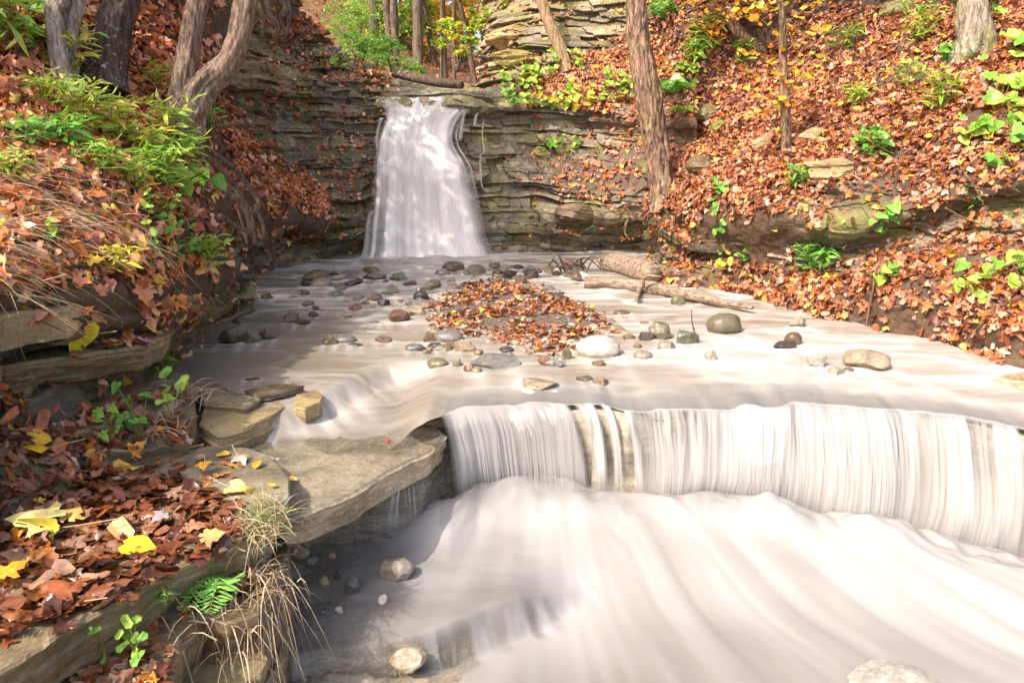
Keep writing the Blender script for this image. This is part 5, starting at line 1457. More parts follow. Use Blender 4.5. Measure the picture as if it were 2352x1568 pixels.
for k in range(14):
    a = at_Y(1300 + rng.uniform(-25, 60), 628 + rng.uniform(-20, 15), 8.75 + rng.uniform(-.2, .1))
    d = np.array([rng.uniform(-.35, .45), rng.uniform(-.2, .2), rng.uniform(-.05, .2)])
    tube_obj('twig', M_ROOT, [a - [0, 0, .05], a + d * .5 + [0, 0, .08], a + d + [0, 0, rng.uniform(-.15, .05)]], [.014, .01, .005], g, 8, 20, .15, k)
set_base(g, tuple(at_Y(1320, 640, 8.75)))
tubeS = [('stick', 'long thin stick standing up against the right bank ledge', [(2048, 545), (2052, 480), (2058, 420), (2072, 335)], .014, 'at'),
         ('branch', 'grey branch with a bent end lying on leaves at the right edge', [(2248, 165), (2262, 200), (2285, 220), (2310, 236)], .035, 'hit'),
         ('branch', 'brown branch lying downhill left of the mossy tree', [(2180, 75), (2150, 100), (2110, 140), (2085, 180)], .022, 'hit'),
         ('stick', 'thin twig leaning out over the water in front of the right bank', [(1990, 745), (2000, 690), (2015, 620), (2040, 570)], .010, 'at'),
         ('branch', 'curved root like branch on the rock right of the leaning ledge tree', [(1570, 395), (1590, 400), (1600, 420), (1625, 420)], .03, 'hit'),
         ('branch', 'pale branch lying in the leaves above the long log', [(1765, 585), (1800, 592), (1830, 602)], .018, 'hit'),
         ('branch', 'curving dead branch in front of the dark hollow under the ledge tree', [(1462, 485), (1440, 510), (1436, 535), (1448, 552)], .02, 'at'),
         ('stick', 'wiry twig sticking out of the right channel by the olive boulder', [(1605, 790), (1596, 765), (1590, 740), (1588, 712)], .006, 'at'),
         ('stick', 'dead branch lying among leaves below the curved trunk', [(1640, 250), (1700, 215), (1760, 160)], .018, 'hit'),
         ('branch', 'thin bare branch lying across the leaves in the upper right bank', [(2090, 100), (2060, 110), (2030, 150), (2010, 190)], .014, 'hit'),
         ]
for k, (nm, lab, pts, r, mode) in enumerate(tubeS):
    if mode == 'hit':
        P = [hit(x, y)[0] + hit(x, y)[1] * r * .7 for x, y in pts]
    else:
        b = hit(*pts[0])[0] if lab.find('channel') < 0 else at_z(*pts[0], 0.0)
        P = [b - [0, 0, .03]] + [at_Y(x, y, b[1] - .04 * i) for i, (x, y) in enumerate(pts) if i]
    tag(tube_obj(nm, M_ROOT if k not in (1, 5) else M_DRIFT, P, [r, r * .9, r * .45], None, 12, 50, .2, k + 60), lab, 'branch')

# ------------------------------------------------------------------ plants
def lance_plant(name, label, px, py, hpx, nst, leafpx, cols, spread=.6, group=None, lean=(0, 0), nl=12, tl=LANCE):
    b, nr_ = hit2(px, py)
    s_ = scl(b)
    root = empty(name, label, 'plant', group)
    mb, ms = MB(), MB()
    nst = int(nst * 1.15 + .5); leafpx = leafpx * 1.0
    for k in range(nst):
        a = rng.uniform(0, 2 * math.pi)
        h_ = hpx * s_ * rng.uniform(.7, 1.1)
        out = np.array([math.cos(a), math.sin(a) * .7, 0]) * spread * h_ * rng.uniform(.3, 1) + np.array([lean[0], lean[1], 0]) * h_
        st_ = b + np.array([math.cos(a), math.sin(a), 0]) * .03
        P = [st_ - [0, 0, .03], st_ + out * .35 + [0, 0, h_ * .6], st_ + out + [0, 0, h_ * .92]]
        V, f, _ = tube(P, [.0035, .003, .0015], 5, 12)
        ms.add(V, f, (0.3, 0.26, 0.08))
        C = catmull(np.array(P), nl + 3)[2:]
        T = np.gradient(C, axis=0); T /= np.linalg.norm(T, axis=1, keepdims=True)
        n = len(C)
        aa = np.arange(n) * 2.4 + a
        d = np.stack([np.cos(aa), np.sin(aa), np.full(n, .15)], -1) + T * .5
        L_ = leafpx * s_ * rng.uniform(.7, 1.2, n) * (1 - .3 * np.linspace(0, 1, n))
        nn = np.tile([0, -.2, 1.0], (n, 1)) + rng.normal(size=(n, 3)) * .3
        cc = np.array(cols)[rng.integers(0, len(cols), n)]
        dn = d / np.linalg.norm(d, axis=1, keepdims=True)
        instance(mb, tl, C + dn * (L_[:, None] * .5), nn, L_, cc, fwd=dn)
    ms.build('stem', M_GREEN, root); mb.build('foliage', M_GREEN, root, smooth=False)
    set_base(root, tuple(b))
    return root
def broad_plant(name, label, px, py, wpx, hpx, n, leafpx, cols, tl=HEART, group=None, base=None):
    b, nr_ = hit2(*(base or (px, py)))
    c0, _ = hit2(px, py)
    s_ = scl(c0)
    root = empty(name, label, 'plant', group)
    mb, ms = MB(), MB()
    out = np.array(nr_) * .5 + np.array([0, -.35, .6])
    for k in range(n):
        q, _ = hit2(px + rng.uniform(-.5, .5) * wpx, py + rng.uniform(-.5, .5) * hpx)
        if abs(q[1] - c0[1]) > .6: q = c0 + rng.normal(size=3) * wpx * s_ * .25
        tip = q + out * rng.uniform(.03, .16)
        V, f, _ = tube([b, (b + tip) / 2 + [0, 0, .03], tip], [.003, .0025, .002], 5, 10)
        ms.add(V, f, (0.28, 0.3, 0.08))
        nn = np.array([[0, -.45, .7]]) + rng.normal(size=(1, 3)) * .28
        fw = np.array([[rng.uniform(-1, 1), -.4, -.5]])
        instance(mb, tl, tip[None], nn, leafpx * s_ * rng.uniform(.7, 1.25), np.array([cols[rng.integers(0, len(cols))]]), fwd=fw)
    ms.build('stem', M_GREEN, root); mb.build('foliage', M_GREEN, root, smooth=False)
    set_base(root, tuple(b))
    return root
GY = [(0.34, 0.50, 0.06), (0.46, 0.56, 0.09), (0.25, 0.44, 0.05), (0.58, 0.56, 0.10)]
G1 = [(0.18, 0.44, 0.06), (0.26, 0.50, 0.08), (0.13, 0.36, 0.05)]
GB = [(0.36, 0.55, 0.07), (0.44, 0.60, 0.10), (0.24, 0.48, 0.06)]
Y1 = [(0.68, 0.52, 0.06), (0.60, 0.56, 0.08)]
LP = [
 (190, 315, 105, 7, 52, GY, 'tall yellow green goldenrod clump below the pale twin trunk'),
 (168, 180, 90, 4, 60, GY, 'goldenrod shoot in front of the dark leaning trunk with long leaves'),
 (160, 345, 60, 5, 50, G1, 'low green goldenrod left of the tall yellow green clump'),
 (70, 345, 55, 4, 46, G1, 'small dark green leafy plant alone among leaves near the left edge'),
 (275, 330, 75, 4, 46, Y1 + GY, 'yellowing goldenrod between the tall clump and the forked tree'),
 (390, 325, 80, 5, 52, GY, 'green plant hiding the foot of the forked tree'),
 (330, 375, 70, 6, 48, Y1 + GY, 'yellow green shoots downhill of the forked tree'),
 (370, 440, 90, 9, 50, GB, 'dense bright green clump on the brow of the left bank'),
 (480, 310, 60, 3, 36, G1, 'small green plant at the right foot of the forked tree'),
 (40, 130, 150, 8, 62, GY, 'bright leafy shrub in the top left corner'),
 (270, 640, 60, 3, 55, Y1, 'drooping plant with yellow narrow leaves above the ledge'),
 (470, 620, 70, 7, 44, GY, 'small feathery green plant at the end of the left bank over the stream'),
 (265, 300, 60, 3, 44, GY, 'thin goldenrod right of the tall clump'),
 (1990, 370, 60, 3, 42, G1, 'dark green narrow leaved plant in the middle of the right bank'),
 (2155, 260, 80, 4, 44, GY, 'yellow green goldenrod left of the big heart leaved plant'),
 (2075, 215, 55, 3, 36, GY, 'pale goldenrod shoot high on the right bank'),
 (2110, 110, 80, 6, 34, GY, 'hazy pale green plant left of the mossy tree'),
 (1870, 628, 60, 4, 46, G1, 'green sprig standing on the leaf spit at the water right of the log'),
 (1620, 120, 70, 5, 36, GY, 'sunny yellow green weeds right of the leaning ledge tree'),
 (1690, 60, 60, 4, 34, GY, 'sunny weeds under the bent trunk near the top'),
 (1600, 150, 60, 6, 34, GB, 'bright weeds close against the leaning ledge tree'),
 (1850, 20, 70, 5, 36, GY, 'mossy green weeds at the top edge above the yellow sapling'),
]
for px, py, h_, ns, lp, cols, lab in LP:
    lance_plant('wild_plant', lab, px, py, h_, ns, lp, cols)
BP = [
 (455, 445, 90, 60, 10, 52, GB, HEART, 'large bright green leaves on the brow above the hanging roots', None),
 (375, 510, 110, 70, 26, 30, GB, OVAL, 'trailing light green plant hanging down the left bank', None),
 (395, 570, 110, 70, 22, 30, G1 + GB, OVAL, 'darker green trailing plant lower on the left bank', None),
 (110, 555, 40, 36, 4, 36, GB, OVAL, 'few round green leaves among dry grass near the left edge', None),
 (60, 60, 70, 90, 12, 44, GY, OVAL, 'sunlit broad leaved shrub at the top left edge', None),
 (385, 845, 60, 110, 11, 36, GB, OVAL, 'upright stem of light green leaves over the left pool edge', (400, 960)),
 (318, 960, 60, 90, 8, 44, G1, HEART, 'blue green round leaves beside the red leaf ledge', (330, 1010)),
 (405, 930, 60, 60, 7, 40, GB, OVAL, 'long light green leaves drooping over the shelf', (390, 985)),
 (258, 1008, 50, 34, 6, 30, GB, MAPLE, 'small lobed green plant under the thin tilted slab', None),
 (320, 1515, 60, 60, 9, 34, GB, OVAL, 'light green seedling near the bottom of the left bank', None),
 (248, 1520, 24, 20, 4, 17, G1, OVAL, 'tiny four leaved seedling near the bottom left', None),
 (2300, 250, 110, 100, 16, 48, GB, HEART, 'big clump of bright heart shaped leaves at the right edge', None),
 (2330, 130, 60, 40, 5, 50, GB, HEART, 'three heart shaped leaves at the right edge near the mossy tree', None),
 (2210, 150, 90, 50, 14, 30, G1, HEART, 'dark green trailing leaves just under the mossy tree', None),
 (2230, 320, 80, 30, 10, 36, GY, HEART, 'yellow green leaves left below the big heart leaved clump', None),
 (2290, 378, 60, 40, 7, 34, G1, HEART, 'four bright leaves below the big heart leaved clump', None),
 (2335, 350, 60, 50, 7, 40, G1 + GB, HEART, 'leaves at the right edge under the big heart leaved clump', None),
 (2008, 515, 70, 45, 8, 36, G1, HEART, 'bright leaves growing from the shaded rock ledge on the right bank', None),
 (1650, 460, 28, 60, 9, 30, G1, OVAL, 'dark green vine hanging beside the leaf chute', None),
 (1655, 520, 26, 50, 6, 28, G1, OVAL, 'lower trail of the dark green vine on the leaf chute', None),
 (1660, 600, 30, 60, 8, 30, Y1 + GY, OVAL, 'yellow vine tip hanging to the foot of the leaf chute', None),
 (1700, 610, 36, 16, 6, 22, G1, OVAL, 'little green leaves on the low ledge right of the yellow vine tip', None),
 (2035, 640, 50, 50, 6, 40, GB, HEART, 'pale green leaves on the dark soil bank over the water', None),
 (2250, 670, 100, 70, 12, 42, GB, HEART, 'pale green cluster on the lower right leaf slope', None),
 (2340, 630, 40, 80, 8, 46, GB, HEART, 'tall green leaves at the right edge of the lower leaf slope', None),
 (2000, 345, 90, 50, 10, 36, G1, OVAL, 'mixed green leaves above the overhanging ledge', None),
 (2270, 50, 60, 50, 8, 32, GY, OVAL, 'small yellow green leaves right of the mossy tree', None),
 (1215, 180, 120, 60, 60, 24, GB + Y1, OVAL, 'bright leafy shrub at the top right of the waterfall', None),
 (1300, 150, 90, 40, 30, 22, GB, OVAL, 'green weeds at the foot of the slim leaning trunk', None),
 (1180, 230, 60, 60, 34, 24, G1 + GB, OVAL, 'green weeds hanging over the rock right beside the falls', None),
 (1330, 235, 70, 50, 34, 24, Y1, OVAL, 'yellow leaved weeds on the ledge right of the falls', None),
 (1260, 235, 110, 50, 40, 22, GB + Y1, OVAL, 'mixed weeds below the bright shrub at the top of the falls', None),
 (1420, 210, 80, 60, 30, 24, GB, OVAL, 'green weeds left of the leaning ledge tree', None),
 (1580, 180, 70, 50, 26, 24, GB, OVAL, 'green weeds right of the leaning ledge tree', None),
 (1285, 340, 90, 30, 26, 20, GB, OVAL, 'mossy creeping plant on the sunny step right of the falls', None),
 (790, 150, 50, 24, 14, 22, GB, OVAL, 'small green plant on the dark cliff edge left of the falls', None),
 (550, 75, 60, 24, 12, 30, G1, OVAL, 'dark green leaves on the dark rock right of the curved trunk', None),
]
for px, py, w_, h_, n, lp, cols, tl, lab, base in BP:
    broad_plant('leafy_plant', lab, px, py, w_, h_, n, lp, cols, tl, base=base)
def fern(label, px, py, lenpx, nfr, cols, arch=.5, dirs=None):
    b, nr_ = hit2(px, py)
    s_ = scl(b)
    root = empty('fern', label, 'fern')
    for k in range(nfr):
        a = dirs[k] if dirs else k * 2 * math.pi / nfr + rng.uniform(-.3, .3)
        L_ = lenpx * s_ * rng.uniform(.8, 1.1)
        d = np.array([math.cos(a), math.sin(a), 0])
        P = catmull(np.array([b, b + d * L_ * .4 + [0, 0, L_ * arch], b + d * L_ + [0, 0, L_ * arch * .25]]), 22)
        mb = MB()
        V, f, _ = tube(P, [.004, .003, .001], 5, 14); mb.add(V, f, (0.25, 0.3, 0.08))
        T = np.gradient(P, axis=0); T /= np.linalg.norm(T, axis=1, keepdims=True)
        sd_ = np.cross(T, [0, 0, 1.0]); sd_ /= np.linalg.norm(sd_, axis=1, keepdims=True) + 1e-9
        w_ = .38 * L_ * np.sin(np.linspace(.25, 1, 22) * math.pi * .97) ** .8
        for sg in (1, -1):
            fw = sd_ * sg + T * .35 + [0, 0, -.15]
            fw /= np.linalg.norm(fw, axis=1, keepdims=True)
            instance(mb, LANCE, (P + fw * w_[:, None] * .5)[2:], np.cross(sd_, T)[2:] * -1 + rng.normal(size=(20, 3)) * .12, w_[2:] * 1.05, np.array(cols)[rng.integers(0, len(cols), 20)], fwd=fw[2:])
        mb.build('frond', M_GREEN, root, smooth=False)
    set_base(root, tuple(b))
fern('bright green fern frond hanging from the bank among dry grass in the foreground', 520, 1330, 125, 3, [(0.22, 0.52, 0.09), (0.3, 0.6, 0.12)], .25, [-1.9, -1.45, -2.3])
fern('green fern right of the leaning ledge tree at the top', 1530, 45, 60, 6, G1, .5)
fern('dark fern against the right side of the leaning ledge tree', 1545, 215, 60, 6, G1, .4)
fern('small fern right behind the leaning ledge tree', 1570, 262, 40, 5, GB, .4)

# grass
m_gs = make_leaf('grass_blade', .55, .3)
def blades(mb, bases, dirs, L_, w_, cols, grav=.5, segs=6):
    n = len(bases)
    t = np.linspace(0, 1, segs)
    dirs = dirs / np.linalg.norm(dirs, axis=1, keepdims=True)
    P = bases[:, None, :] + dirs[:, None, :] * (L_[:, None] * t)[..., None]
    P[..., 2] -= grav * L_[:, None] * t ** 2
    P[..., :2] += (rng.normal(size=(n, 1, 2)) * .12) * (L_[:, None] * t ** 2)[..., None]
    sd_ = np.cross(dirs, rng.normal(size=(n, 3))); sd_ /= np.linalg.norm(sd_, axis=1, keepdims=True) + 1e-9
    wd = (w_ * (1 - t ** 1.5 * .9))[None, :, None]
    V = np.stack([P - sd_[:, None, :] * wd / 2, P + sd_[:, None, :] * wd / 2], 2).reshape(-1, 3)
    k = np.arange(n)[:, None] * segs * 2 + np.arange(segs - 1)[None, :] * 2
    f = np.stack([k, k + 1, k + 3, k + 2], -1).reshape(-1, 4)
    mb.add(V, f, np.repeat(cols, segs * 2, 0))
DRY = np.array([(0.50, 0.38, 0.24), (0.42, 0.30, 0.17), (0.58, 0.46, 0.31), (0.36, 0.25, 0.15)])
GRS = np.array([(0.24, 0.38, 0.08), (0.34, 0.44, 0.11), (0.20, 0.34, 0.10), (0.45, 0.42, 0.16)])
def tuft(label, px, py, hpx, n, cols, spread=.8, grav=.6, wpx=3, rad=.03, dirv=(0, -.15, 1), name='grass_tuft'):
    b, _ = hit2(px, py)
    s_ = scl(b)
    mb = MB()
    bs = b + rng.normal(size=(n, 3)) * [rad, rad, rad * .3]
    d = np.array(dirv) + rng.normal(size=(n, 3)) * spread * np.array([1, 1, .35])
    blades(mb, bs - b, d, hpx * s_ * rng.uniform(.5, 1.15, n), wpx * s_, cols[rng.integers(0, len(cols), n)], grav)
    o = mb.build(name, m_gs, smooth=False)
    o.location = b
    return tag(o, label, 'grass')
tuft('bright green grass tuft on the last ledge over the stream', 548, 672, 60, 90, GRS, .6, .9)
tuft('green and yellow grass tuft hanging over the waterline ledge', 395, 690, 85, 110, np.concatenate([GRS, DRY]), .5, 1.1)
tuft('short green grass between the hanging tuft and the lichen ledge', 425, 700, 55, 60, GRS, .6, .9)
tuft('small grass tuft right of the short green one on the waterline ledge', 470, 690, 50, 50, GRS, .5, .9)
tuft('large mixed green and straw grass clump over the lower stream', 590, 1215, 120, 240, np.concatenate([GRS, DRY, DRY]), .75, .55, 3, .06)
tuft('upper part of the straw grass on the corner of the bank above the lower stream', 620, 1180, 90, 110, np.concatenate([DRY, DRY, GRS]), .7, .4, 3, .04)
tuft('long dry straw grass hanging down over the olive slab', 575, 1330, 190, 190, DRY, .45, 1.3, 3, .07, (0.0, -.5, .5))
tuft('sparse dry stems hanging in front of the rounded olive slab', 480, 1420, 190, 60, DRY, .5, 1.3, 3, .12, (0, -.5, .4))
tuft('spidery green grass tuft below the leaf covered ledge', 370, 1370, 85, 50, GRS[:3], .9, .6, 4, .015)
tuft('wiry dry grass around the light green stems at the pool edge', 425, 915, 95, 90, DRY, .9, .5, 2.5, .05)
tuft('dry grass under the blue green round leaves', 340, 990, 70, 80, DRY, .8, .5, 2.5, .06)
# dry grass combed down the left slope
P, N, R = SHEETS[LB]
dens = in_view(P, .05) * sstep(-.25, .25, fbm(P[..., 0] * 1.4 + 9, P[..., 1] * 1.4, P[..., 2], 3)) * sstep(1.9, 1.3, P[..., 2]) * sstep(.80, .95, P[..., 2]) * sstep(4.6, 4.0, P[..., 1])
pos, r_, c_ = sample_sheet(P, dens[:-1, :-1], 800)
nn = N[r_, c_]
dn = np.array([0.35, -.25, -.75]) - nn * (nn @ np.array([0.35, -.25, -.75]))[:, None]
mb = MB()
blades(mb, pos, dn + nn * .55 + rng.normal(size=(800, 3)) * .34, rng.uniform(.12, .40, 800), .0038, np.concatenate([DRY, DRY, DRY, GRS])[rng.integers(0, 16, 800)], .35)
tag(mb.build('grass', m_gs, smooth=False), 'dry straw coloured grass combed down the left bank', 'grass', None, 'stuff')

# single leaves that stand out
def leaf(label, px, py, wpx, kind, col, stem=True, flat=.8, yaw=None, tiltv=None):
    b, nr_ = hit2(px, py)
    s_ = scl(b)
    V, T = {'m': MAPLE2, 'o': OVAL2, 'h': HEART2}[kind][int(px) % 5]
    sz = wpx * s_ / (.92 if py > 700 and px < 700 else 1.05)
    mb = MB()
    up = (nr_ * flat + np.array([0, -.25, .35]))[None] + rng.normal(size=(1, 3)) * .1
    fw = np.array([[math.cos(yaw if yaw is not None else px), math.sin(yaw if yaw is not None else px), 0]])
    instance(mb, [(V, T)], np.array([[0, 0, .05 if (py > 1000 and px < 500) else .02]]), up, sz, np.array([col]), fwd=fw)
    if stem:
        f_ = -fw[0]
        Vt, ft, _ = tube([f_ * sz * .1 + [0, 0, .015], f_ * sz * .5 + [0, 0, .03], f_ * sz * .95 + [0, 0, .05]], [.0022, .0018, .0016], 6, 10)
        mb.add(Vt, ft, (0.66, 0.42, 0.2))
    o = mb.build('leaf', M_DEAD, smooth=True)
    o.location = b
    return tag(o, label, 'leaf', 'bright leaves lying about')
YL, OR_, TN, PK, RD = (0.76, 0.58, 0.05), (0.76, 0.34, 0.03), (0.62, 0.36, 0.16), (0.62, 0.36, 0.28), (0.5, 0.06, 0.02)
for a in [
 ('orange yellow crinkled leaf at the left edge on the ledge', 85, 1040, 85, 'h', (0.78, 0.42, 0.02)),
 ('round golden leaf lying on the ledge next to a small yellow one', 285, 1093, 44, 'o', (0.72, 0.36, 0.06), False),
 ('small yellow leaf touching the round golden one', 310, 1106, 38, 'o', YL),
 ('large pale yellow maple leaf with red stalk, left front', 110, 1222, 130, 'm', (0.72, 0.60, 0.22)),
 ('yellow leaf lying under the large pale maple leaf', 105, 1248, 100, 'h', (0.70, 0.60, 0.07)),
 ('curled tan leaf at the right of the large pale maple leaf', 165, 1215, 70, 'm', (0.7, 0.42, 0.12)),
 ('curled orange brown leaf in the middle of the wet leaf mat', 282, 1245, 78, 'o', (0.70, 0.33, 0.13)),
 ('bright yellow leaf with a purple edge near the front of the ledge', 308, 1278, 72, 'h', (0.78, 0.50, 0.02)),
 ('orange leaf at the left edge of the wet leaf mat', 20, 1345, 75, 'm', OR_),
 ('pale yellow leaf on the rounded slab', 540, 1130, 62, 'h', (0.74, 0.52, 0.18)),
 ('small orange chip near the edge of the rounded slab', 625, 1122, 22, 'o', OR_, False),
 ('small golden leaf hanging over the edge of the rounded slab', 672, 1108, 24, 'o', (0.76, 0.46, 0.1), False),
 ('orange oval leaf on the grey top of the rounded slab', 592, 1074, 34, 'o', OR_, False),
 ('pinkish curled leaf on the grey top of the rounded slab', 552, 1060, 50, 'm', PK),
 ('golden leaf right of the pale purple scrap on the ledge', 310, 1058, 50, 'm', OR_),
 ('orange leaf half under others on the ledge behind the round golden one', 230, 1060, 50, 'm', (0.72, 0.3, 0.03)),
 ('orange scrap on the rounded slab left of centre', 470, 1088, 40, 'm', (0.74, 0.36, 0.03)),
 ('pale pink leaf at the back of the rounded slab', 430, 1033, 46, 'm', (0.66, 0.42, 0.34)),
 ('orange tan leaf standing in the mat near the grass clump', 478, 1260, 62, 'm', (0.72, 0.36, 0.12)),
 ('brown leaf on the mat beside the orange tan one', 440, 1235, 56, 'm', (0.46, 0.2, 0.1)),
 ('red brown leaf at the lower front of the mat', 160, 1390, 85, 'm', (0.32, 0.09, 0.03)),
 ('lilac grey leaf right of centre on the mat', 375, 1208, 46, 'm', (0.36, 0.29, 0.30)),
 ('long yellow leaf lying on the dark layered ledge', 185, 775, 95, 'h', (0.74, 0.62, 0.03)),
 ('orange leaf on the lip of the dark layered ledge', 300, 760, 44, 'm', OR_),
 ('orange yellow leaf on the red leaf ledge', 288, 878, 48, 'h', (0.76, 0.40, 0.05)),
 ('pinkish leaf lying by the thin tilted slab', 218, 962, 46, 'h', (0.7, 0.42, 0.14)),
 ('yellow leaf on the slope near the left edge', 122, 398, 44, 'h', (0.74, 0.46, 0.03)),
 ('light green leaf lying on the dry grass slope', 120, 510, 36, 'o', (0.55, 0.62, 0.06)),
 ('large rust orange leaf at the left edge of the slope', 30, 600, 80, 'm', (0.62, 0.22, 0.04)),
 ('big rust leaf in the lower slope above the squared block', 60, 660, 80, 'm', (0.56, 0.22, 0.06)),
 ('orange leaf in the middle of the dry grass slope', 150, 470, 70, 'm', (0.68, 0.24, 0.04)),
 ('tan orange leaf right of the middle of the dry grass slope', 240, 535, 60, 'm', (0.66, 0.3, 0.09)),
 ('orange leaf under the trailing green plant', 460, 625, 66, 'o', (0.72, 0.4, 0.14)),
 ('rust leaf resting on the squared block', 225, 735, 54, 'm', (0.4, 0.15, 0.05)),
 ('purple leaf hanging by the layered ledge', 340, 795, 32, 'm', (0.3, 0.14, 0.15)),
 ('small red leaf lying on the big wet slab', 890, 1018, 20, 'o', RD, False),
 ('yellow leaf at the lower left of the gravel bar', 1050, 750, 22, 'h', YL, False),
 ('yellow leaf in the middle of the gravel bar', 1108, 716, 24, 'm', (0.76, 0.5, 0.04), False),
 ('orange leaf at the lower tip of the gravel bar', 1275, 828, 22, 'm', OR_, False),
 ('bright yellow leaf right of the middle of the gravel bar', 1315, 774, 24, 'm', (0.78, 0.46, 0.04), False),
 ('orange leaf near the upper end of the gravel bar', 1080, 660, 16, 'm', OR_, False),
 ('golden leaf on the shoulder of the gravel bar', 1155, 700, 22, 'm', (0.74, 0.44, 0.05), False),
 ('orange leaf left of the upright olive stone on the gravel bar', 1235, 806, 22, 'm', OR_, False),
 ('large pale oval leaf on the leaf spit of the right bank', 1845, 672, 32, 'h', (0.74, 0.52, 0.3), False),
 ('yellow leaf on the right bank slope below the mossy ledge', 2190, 588, 36, 'm', (0.75, 0.4, 0.06), False),
 ('yellow leaf on the leaf chute of the right bank', 1780, 530, 20, 'h', YL, False),
 ('orange oval leaf lying on the mossy overhanging ledge', 1993, 462, 24, 'o', (0.75, 0.3, 0.02), False),
 ('yellow leaf hanging below the big heart leaved plant', 2278, 352, 26, 'h', (0.75, 0.55, 0.05), False),
 ('pale brown curled leaf at the right edge of the pool', 2300, 815, 60, 'm', (0.66, 0.50, 0.32), False),
 ('dark red curled leaf at the right edge of the pool', 2268, 845, 52, 'm', (0.28, 0.1, 0.06), False),
]:
    leaf(*a)

# thin trickles off the big slab
g = empty('slab_trickles', 'thin white trickles of water falling off the edge of the big slab', 'trickle')
for k, (x0, y0, x1, y1, wpx) in enumerate([(905, 1118, 892, 1228, 12), (918, 1115, 906, 1235, 9), (940, 1100, 945, 1190, 5), (950, 1096, 956, 1200, 6), (930, 1105, 936, 1180, 4), (972, 1075, 974, 1125, 4), (1018, 1030, 1020, 1115, 6)]):
    a = at_z(x0, y0, -.26) - [0, .03, 0]; b = at_Y(x1, y1, a[1] - .04)
    P = catmull(np.array([a + [0, .02, .04], a, (a + b) / 2 + [0, -.005, 0], b]), 30)
    ww = np.linspace(-1, 1, 7) * wpx * scl(a) / 2
    V = P[:, None, :] + np.stack([ww, -.006 * (1 - (ww / ww.max()) ** 2), 0 * ww], -1)[None] * np.linspace(.6, 1.25, 30)[:, None, None]
    mesh_obj('strand', V.reshape(-1, 3), grid_faces(30, 7), M_FALL, g, attrs={'foam': np.full(210, .9), 'alpha': np.outer(sstep(1.0, .5, np.linspace(0, 1, 30)) * (.5 + .25 * vnoise(np.linspace(0, 5, 30), k)), (1 - (ww / ww.max()) ** 2)).ravel()})
set_base(g, tuple(at_z(930, 1210, -.6)))

#
# half buried rocks of the right bank
for px, py, wpx, hpx, colr, lab in [
 (1625, 268, 70, 40, (0.22, 0.21, 0.13), 'mossy block half buried in leaves right of the leaning ledge tree'),
 (1655, 300, 50, 34, (0.2, 0.24, 0.06), 'green mossy rock under the mossy block right of the leaning ledge tree'),
 (1620, 385, 90, 44, (0.17, 0.14, 0.11), 'dark rock in the leaves just right of the foot of the leaning ledge tree'),
 (1560, 205, 36, 50, (0.5, 0.48, 0.44), 'pale lichen covered rock behind the leaning ledge tree'),
 (1905, 410, 130, 60, (0.34, 0.28, 0.2), 'tan weathered boulder at the foot of the yellow sapling'),
 (1860, 330, 70, 50, (0.4, 0.33, 0.25), 'sandy lump of rock right of the yellow sapling foot'),
 (1760, 340, 60, 36, (0.36, 0.29, 0.22), 'bare sandy rock left of the yellow sapling foot'),
 (1890, 515, 40, 28, (0.45, 0.4, 0.33), 'small pale round rock under the tan weathered boulder'),
 (1330, 500, 130, 46, (0.2, 0.16, 0.14), 'smooth dark wet boulder on the cliff right of the upper falls'),
 (1500, 395, 80, 50, (0.15, 0.16, 0.09), 'dark mossy rock against the left side of the leaning ledge tree'),
 (2060, 30, 80, 50, (0.2, 0.2, 0.11), 'mossy outcrop in the leaves at the top of the right bank'),
 (1300, 345, 60, 26, (0.4, 0.36, 0.2), 'sunlit mossy step stone right of the trickle'),
 (1245, 360, 50, 34, (0.38, 0.34, 0.22), 'small tan block right of the side trickle'),
 (1175, 90, 110, 60, (0.42, 0.34, 0.22), 'big sunlit tan block in the rock outcrop'),
 (1180, 140, 100, 34, (0.36, 0.32, 0.16), 'mossy wedge of rock leaning out of the outcrop above the falls'),
]:
    b, nr_ = hit(px, py)
    sc_ = scl(b)
    V, T = rock_shape(int(px + py), .85, ICO5)
    V = V * np.array([wpx, wpx * .8, hpx * 1.15]) * sc_ / 2
    st_v, _k = strata((V + b), 0.7, 3.0)
    V[:, :2] *= (0.72 + 0.5 * st_v)[:, None]
    o = mesh_obj('rock', V, T, M_SLAB, col=tuple(c * 4.2 for c in colr), smooth=False)
    o.location = b + np.array([0, .08, hpx * sc_ * .12])
    tag(o, lab, 'rock', 'rocks of the right bank')

# wakes: water whitens round each stone that breaks the pool
pw = COL.objects['pool_water'].data
nvx = len(pw.vertices)
co = np.empty(nvx * 3, np.float32); pw.vertices.foreach_get('co', co); co = co.reshape(-1, 3)
fo = np.empty(nvx, np.float32); pw.attributes['foam'].data.foreach_get('value', fo)
for o in COL.objects:
    if o.get('group') in ('stones in the stream', 'shale chips in the riffle'):
        x, y, _ = o.location
        r = o.dimensions.x / 2
        m = (np.abs(co[:, 0] - x) < r * 3) & (np.abs(co[:, 1] - y) < r * 5 + .2)
        dx, dy = (co[m, 0] - x) / r, (y - co[m, 1]) / r
        edge_ = np.exp(-((np.hypot(dx, dy) - 1.15) / .3) ** 2) * .16
        wake = np.exp(-((np.abs(dx - .15 * dy) - .75) / .35) ** 2) * sstep(.2, 1, dy) * sstep(4.5, 1.5, dy) * .3
        lee = -.15 * np.exp(-(dx / .6) ** 2) * sstep(.5, 1.2, dy) * sstep(3, 1.2, dy)
        fo[m] += edge_ + wake + lee
        co[m, 2] += (edge_ * .4 + wake * .3) * min(r, .1) * .5
pw.vertices.foreach_set('co', co.ravel())
pw.attributes['foam'].data.foreach_set('value', np.clip(fo, 0, 1))
pw.update()
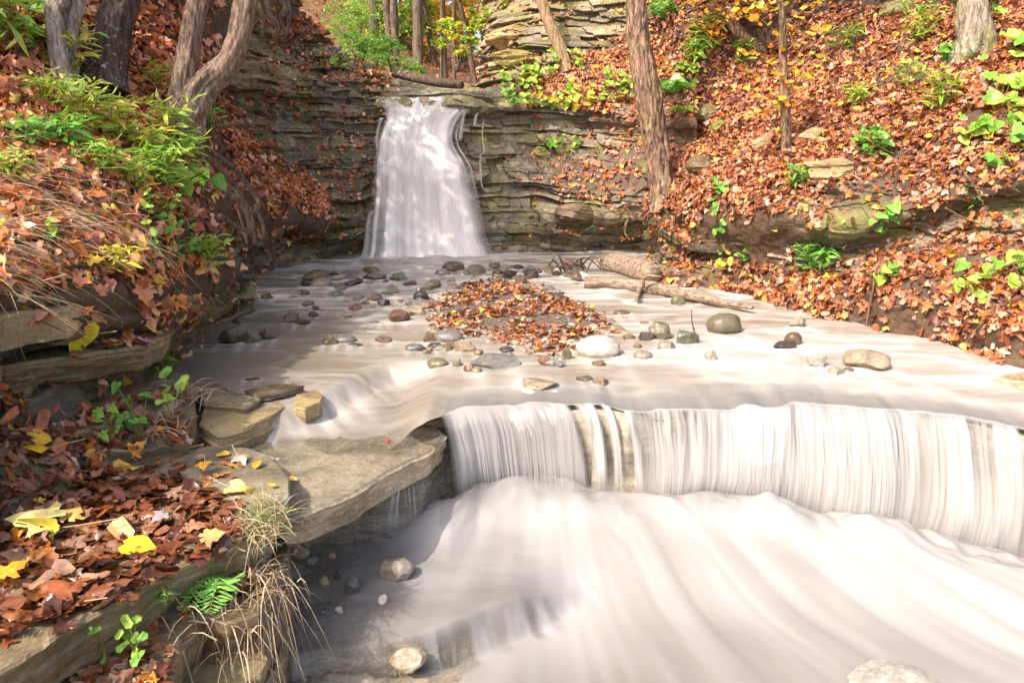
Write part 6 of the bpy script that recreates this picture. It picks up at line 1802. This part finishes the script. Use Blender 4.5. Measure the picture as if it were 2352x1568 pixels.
# twigs lying in the leaves of both banks, roots of the ledge tree
for k_, n_t, nm in ((RB, 130, 'right'), (LB, 70, 'left')):
    P, N, R = SHEETS[k_]
    dens = in_view(P, .05) * np.clip(N[..., 2], 0, 1)
    pos, r_, c_ = sample_sheet(P, dens[:-1, :-1], n_t)
    mb = MB()
    for i in range(n_t):
        nn_ = N[r_[i], c_[i]]
        d = rng.normal(size=3); d -= nn_ * (d @ nn_); d /= np.linalg.norm(d)
        L_ = rng.uniform(.12, .6)
        m_ = pos[i] + nn_ * .05 + rng.normal(size=3) * .03 * L_
        V, f, _ = tube([pos[i] - d * L_ / 2 + nn_ * .02, m_, pos[i] + d * L_ / 2 + nn_ * .03], [.007 * rng.uniform(.4, 1.3), .005, .002], 6, 12)
        mb.add(V, f)
    o = mesh_obj('twig_litter', np.concatenate(mb.V), [np.concatenate(f) for f in mb.F.values()], M_ROOT, attrs={'low': np.zeros(mb.n)})
    tag(o, 'thin dead twigs scattered among the leaves of the %s bank' % nm, 'twigs', None, 'stuff')
t4 = COL.objects['ledge_tree']
for k, pts in enumerate([[(1516, 440), (1490, 462), (1478, 490)], [(1530, 440), (1556, 452), (1590, 440)], [(1524, 450), (1530, 480), (1545, 505)], [(1510, 425), (1480, 432), (1450, 452)]]):
    add_root(t4, [np.array(p4[1]) * .35 + hit(*pts[0])[0] * .65] + [hit(x, y)[0] + [0, -.01, .01] for x, y in pts[1:]], .05, .012, k + 70)
for px, py, h_, ns, lp, cols, lab in [
 (110, 250, 60, 4, 46, GY, 'goldenrod sprig just left of the foot of the pale twin trunk'),
 (230, 400, 60, 5, 44, GB, 'low light green shoots under the tall yellow green clump'),
 (310, 440, 60, 5, 44, GY, 'yellow green shoots left of the dense bright clump on the brow'),
 (350, 210, 55, 3, 36, GY, 'thin light green shoot between the dark trunk and the forked tree'),
 (420, 380, 60, 5, 46, GB, 'light green shoots above the large bright leaves on the brow'),
 (20, 420, 55, 4, 42, GY, 'small goldenrod at the left edge above the dry grass'),
 (1960, 250, 45, 4, 32, GY, 'yellow green weed in the leaves right of the yellow sapling'),
 (1700, 150, 45, 4, 32, GB, 'green weed between the bent trunk and the yellow sapling'),
 (1930, 120, 45, 4, 32, GY, 'yellow weed in the leaves between the sapling and the mossy tree'),
 (2230, 480, 45, 4, 32, G1, 'dark green weed on the rock band at the right'),
 (1830, 430, 45, 5, 30, G1, 'green weed by the tan weathered boulder'),
]:
    lance_plant('wild_plant', lab, px, py, h_, ns, lp, cols)
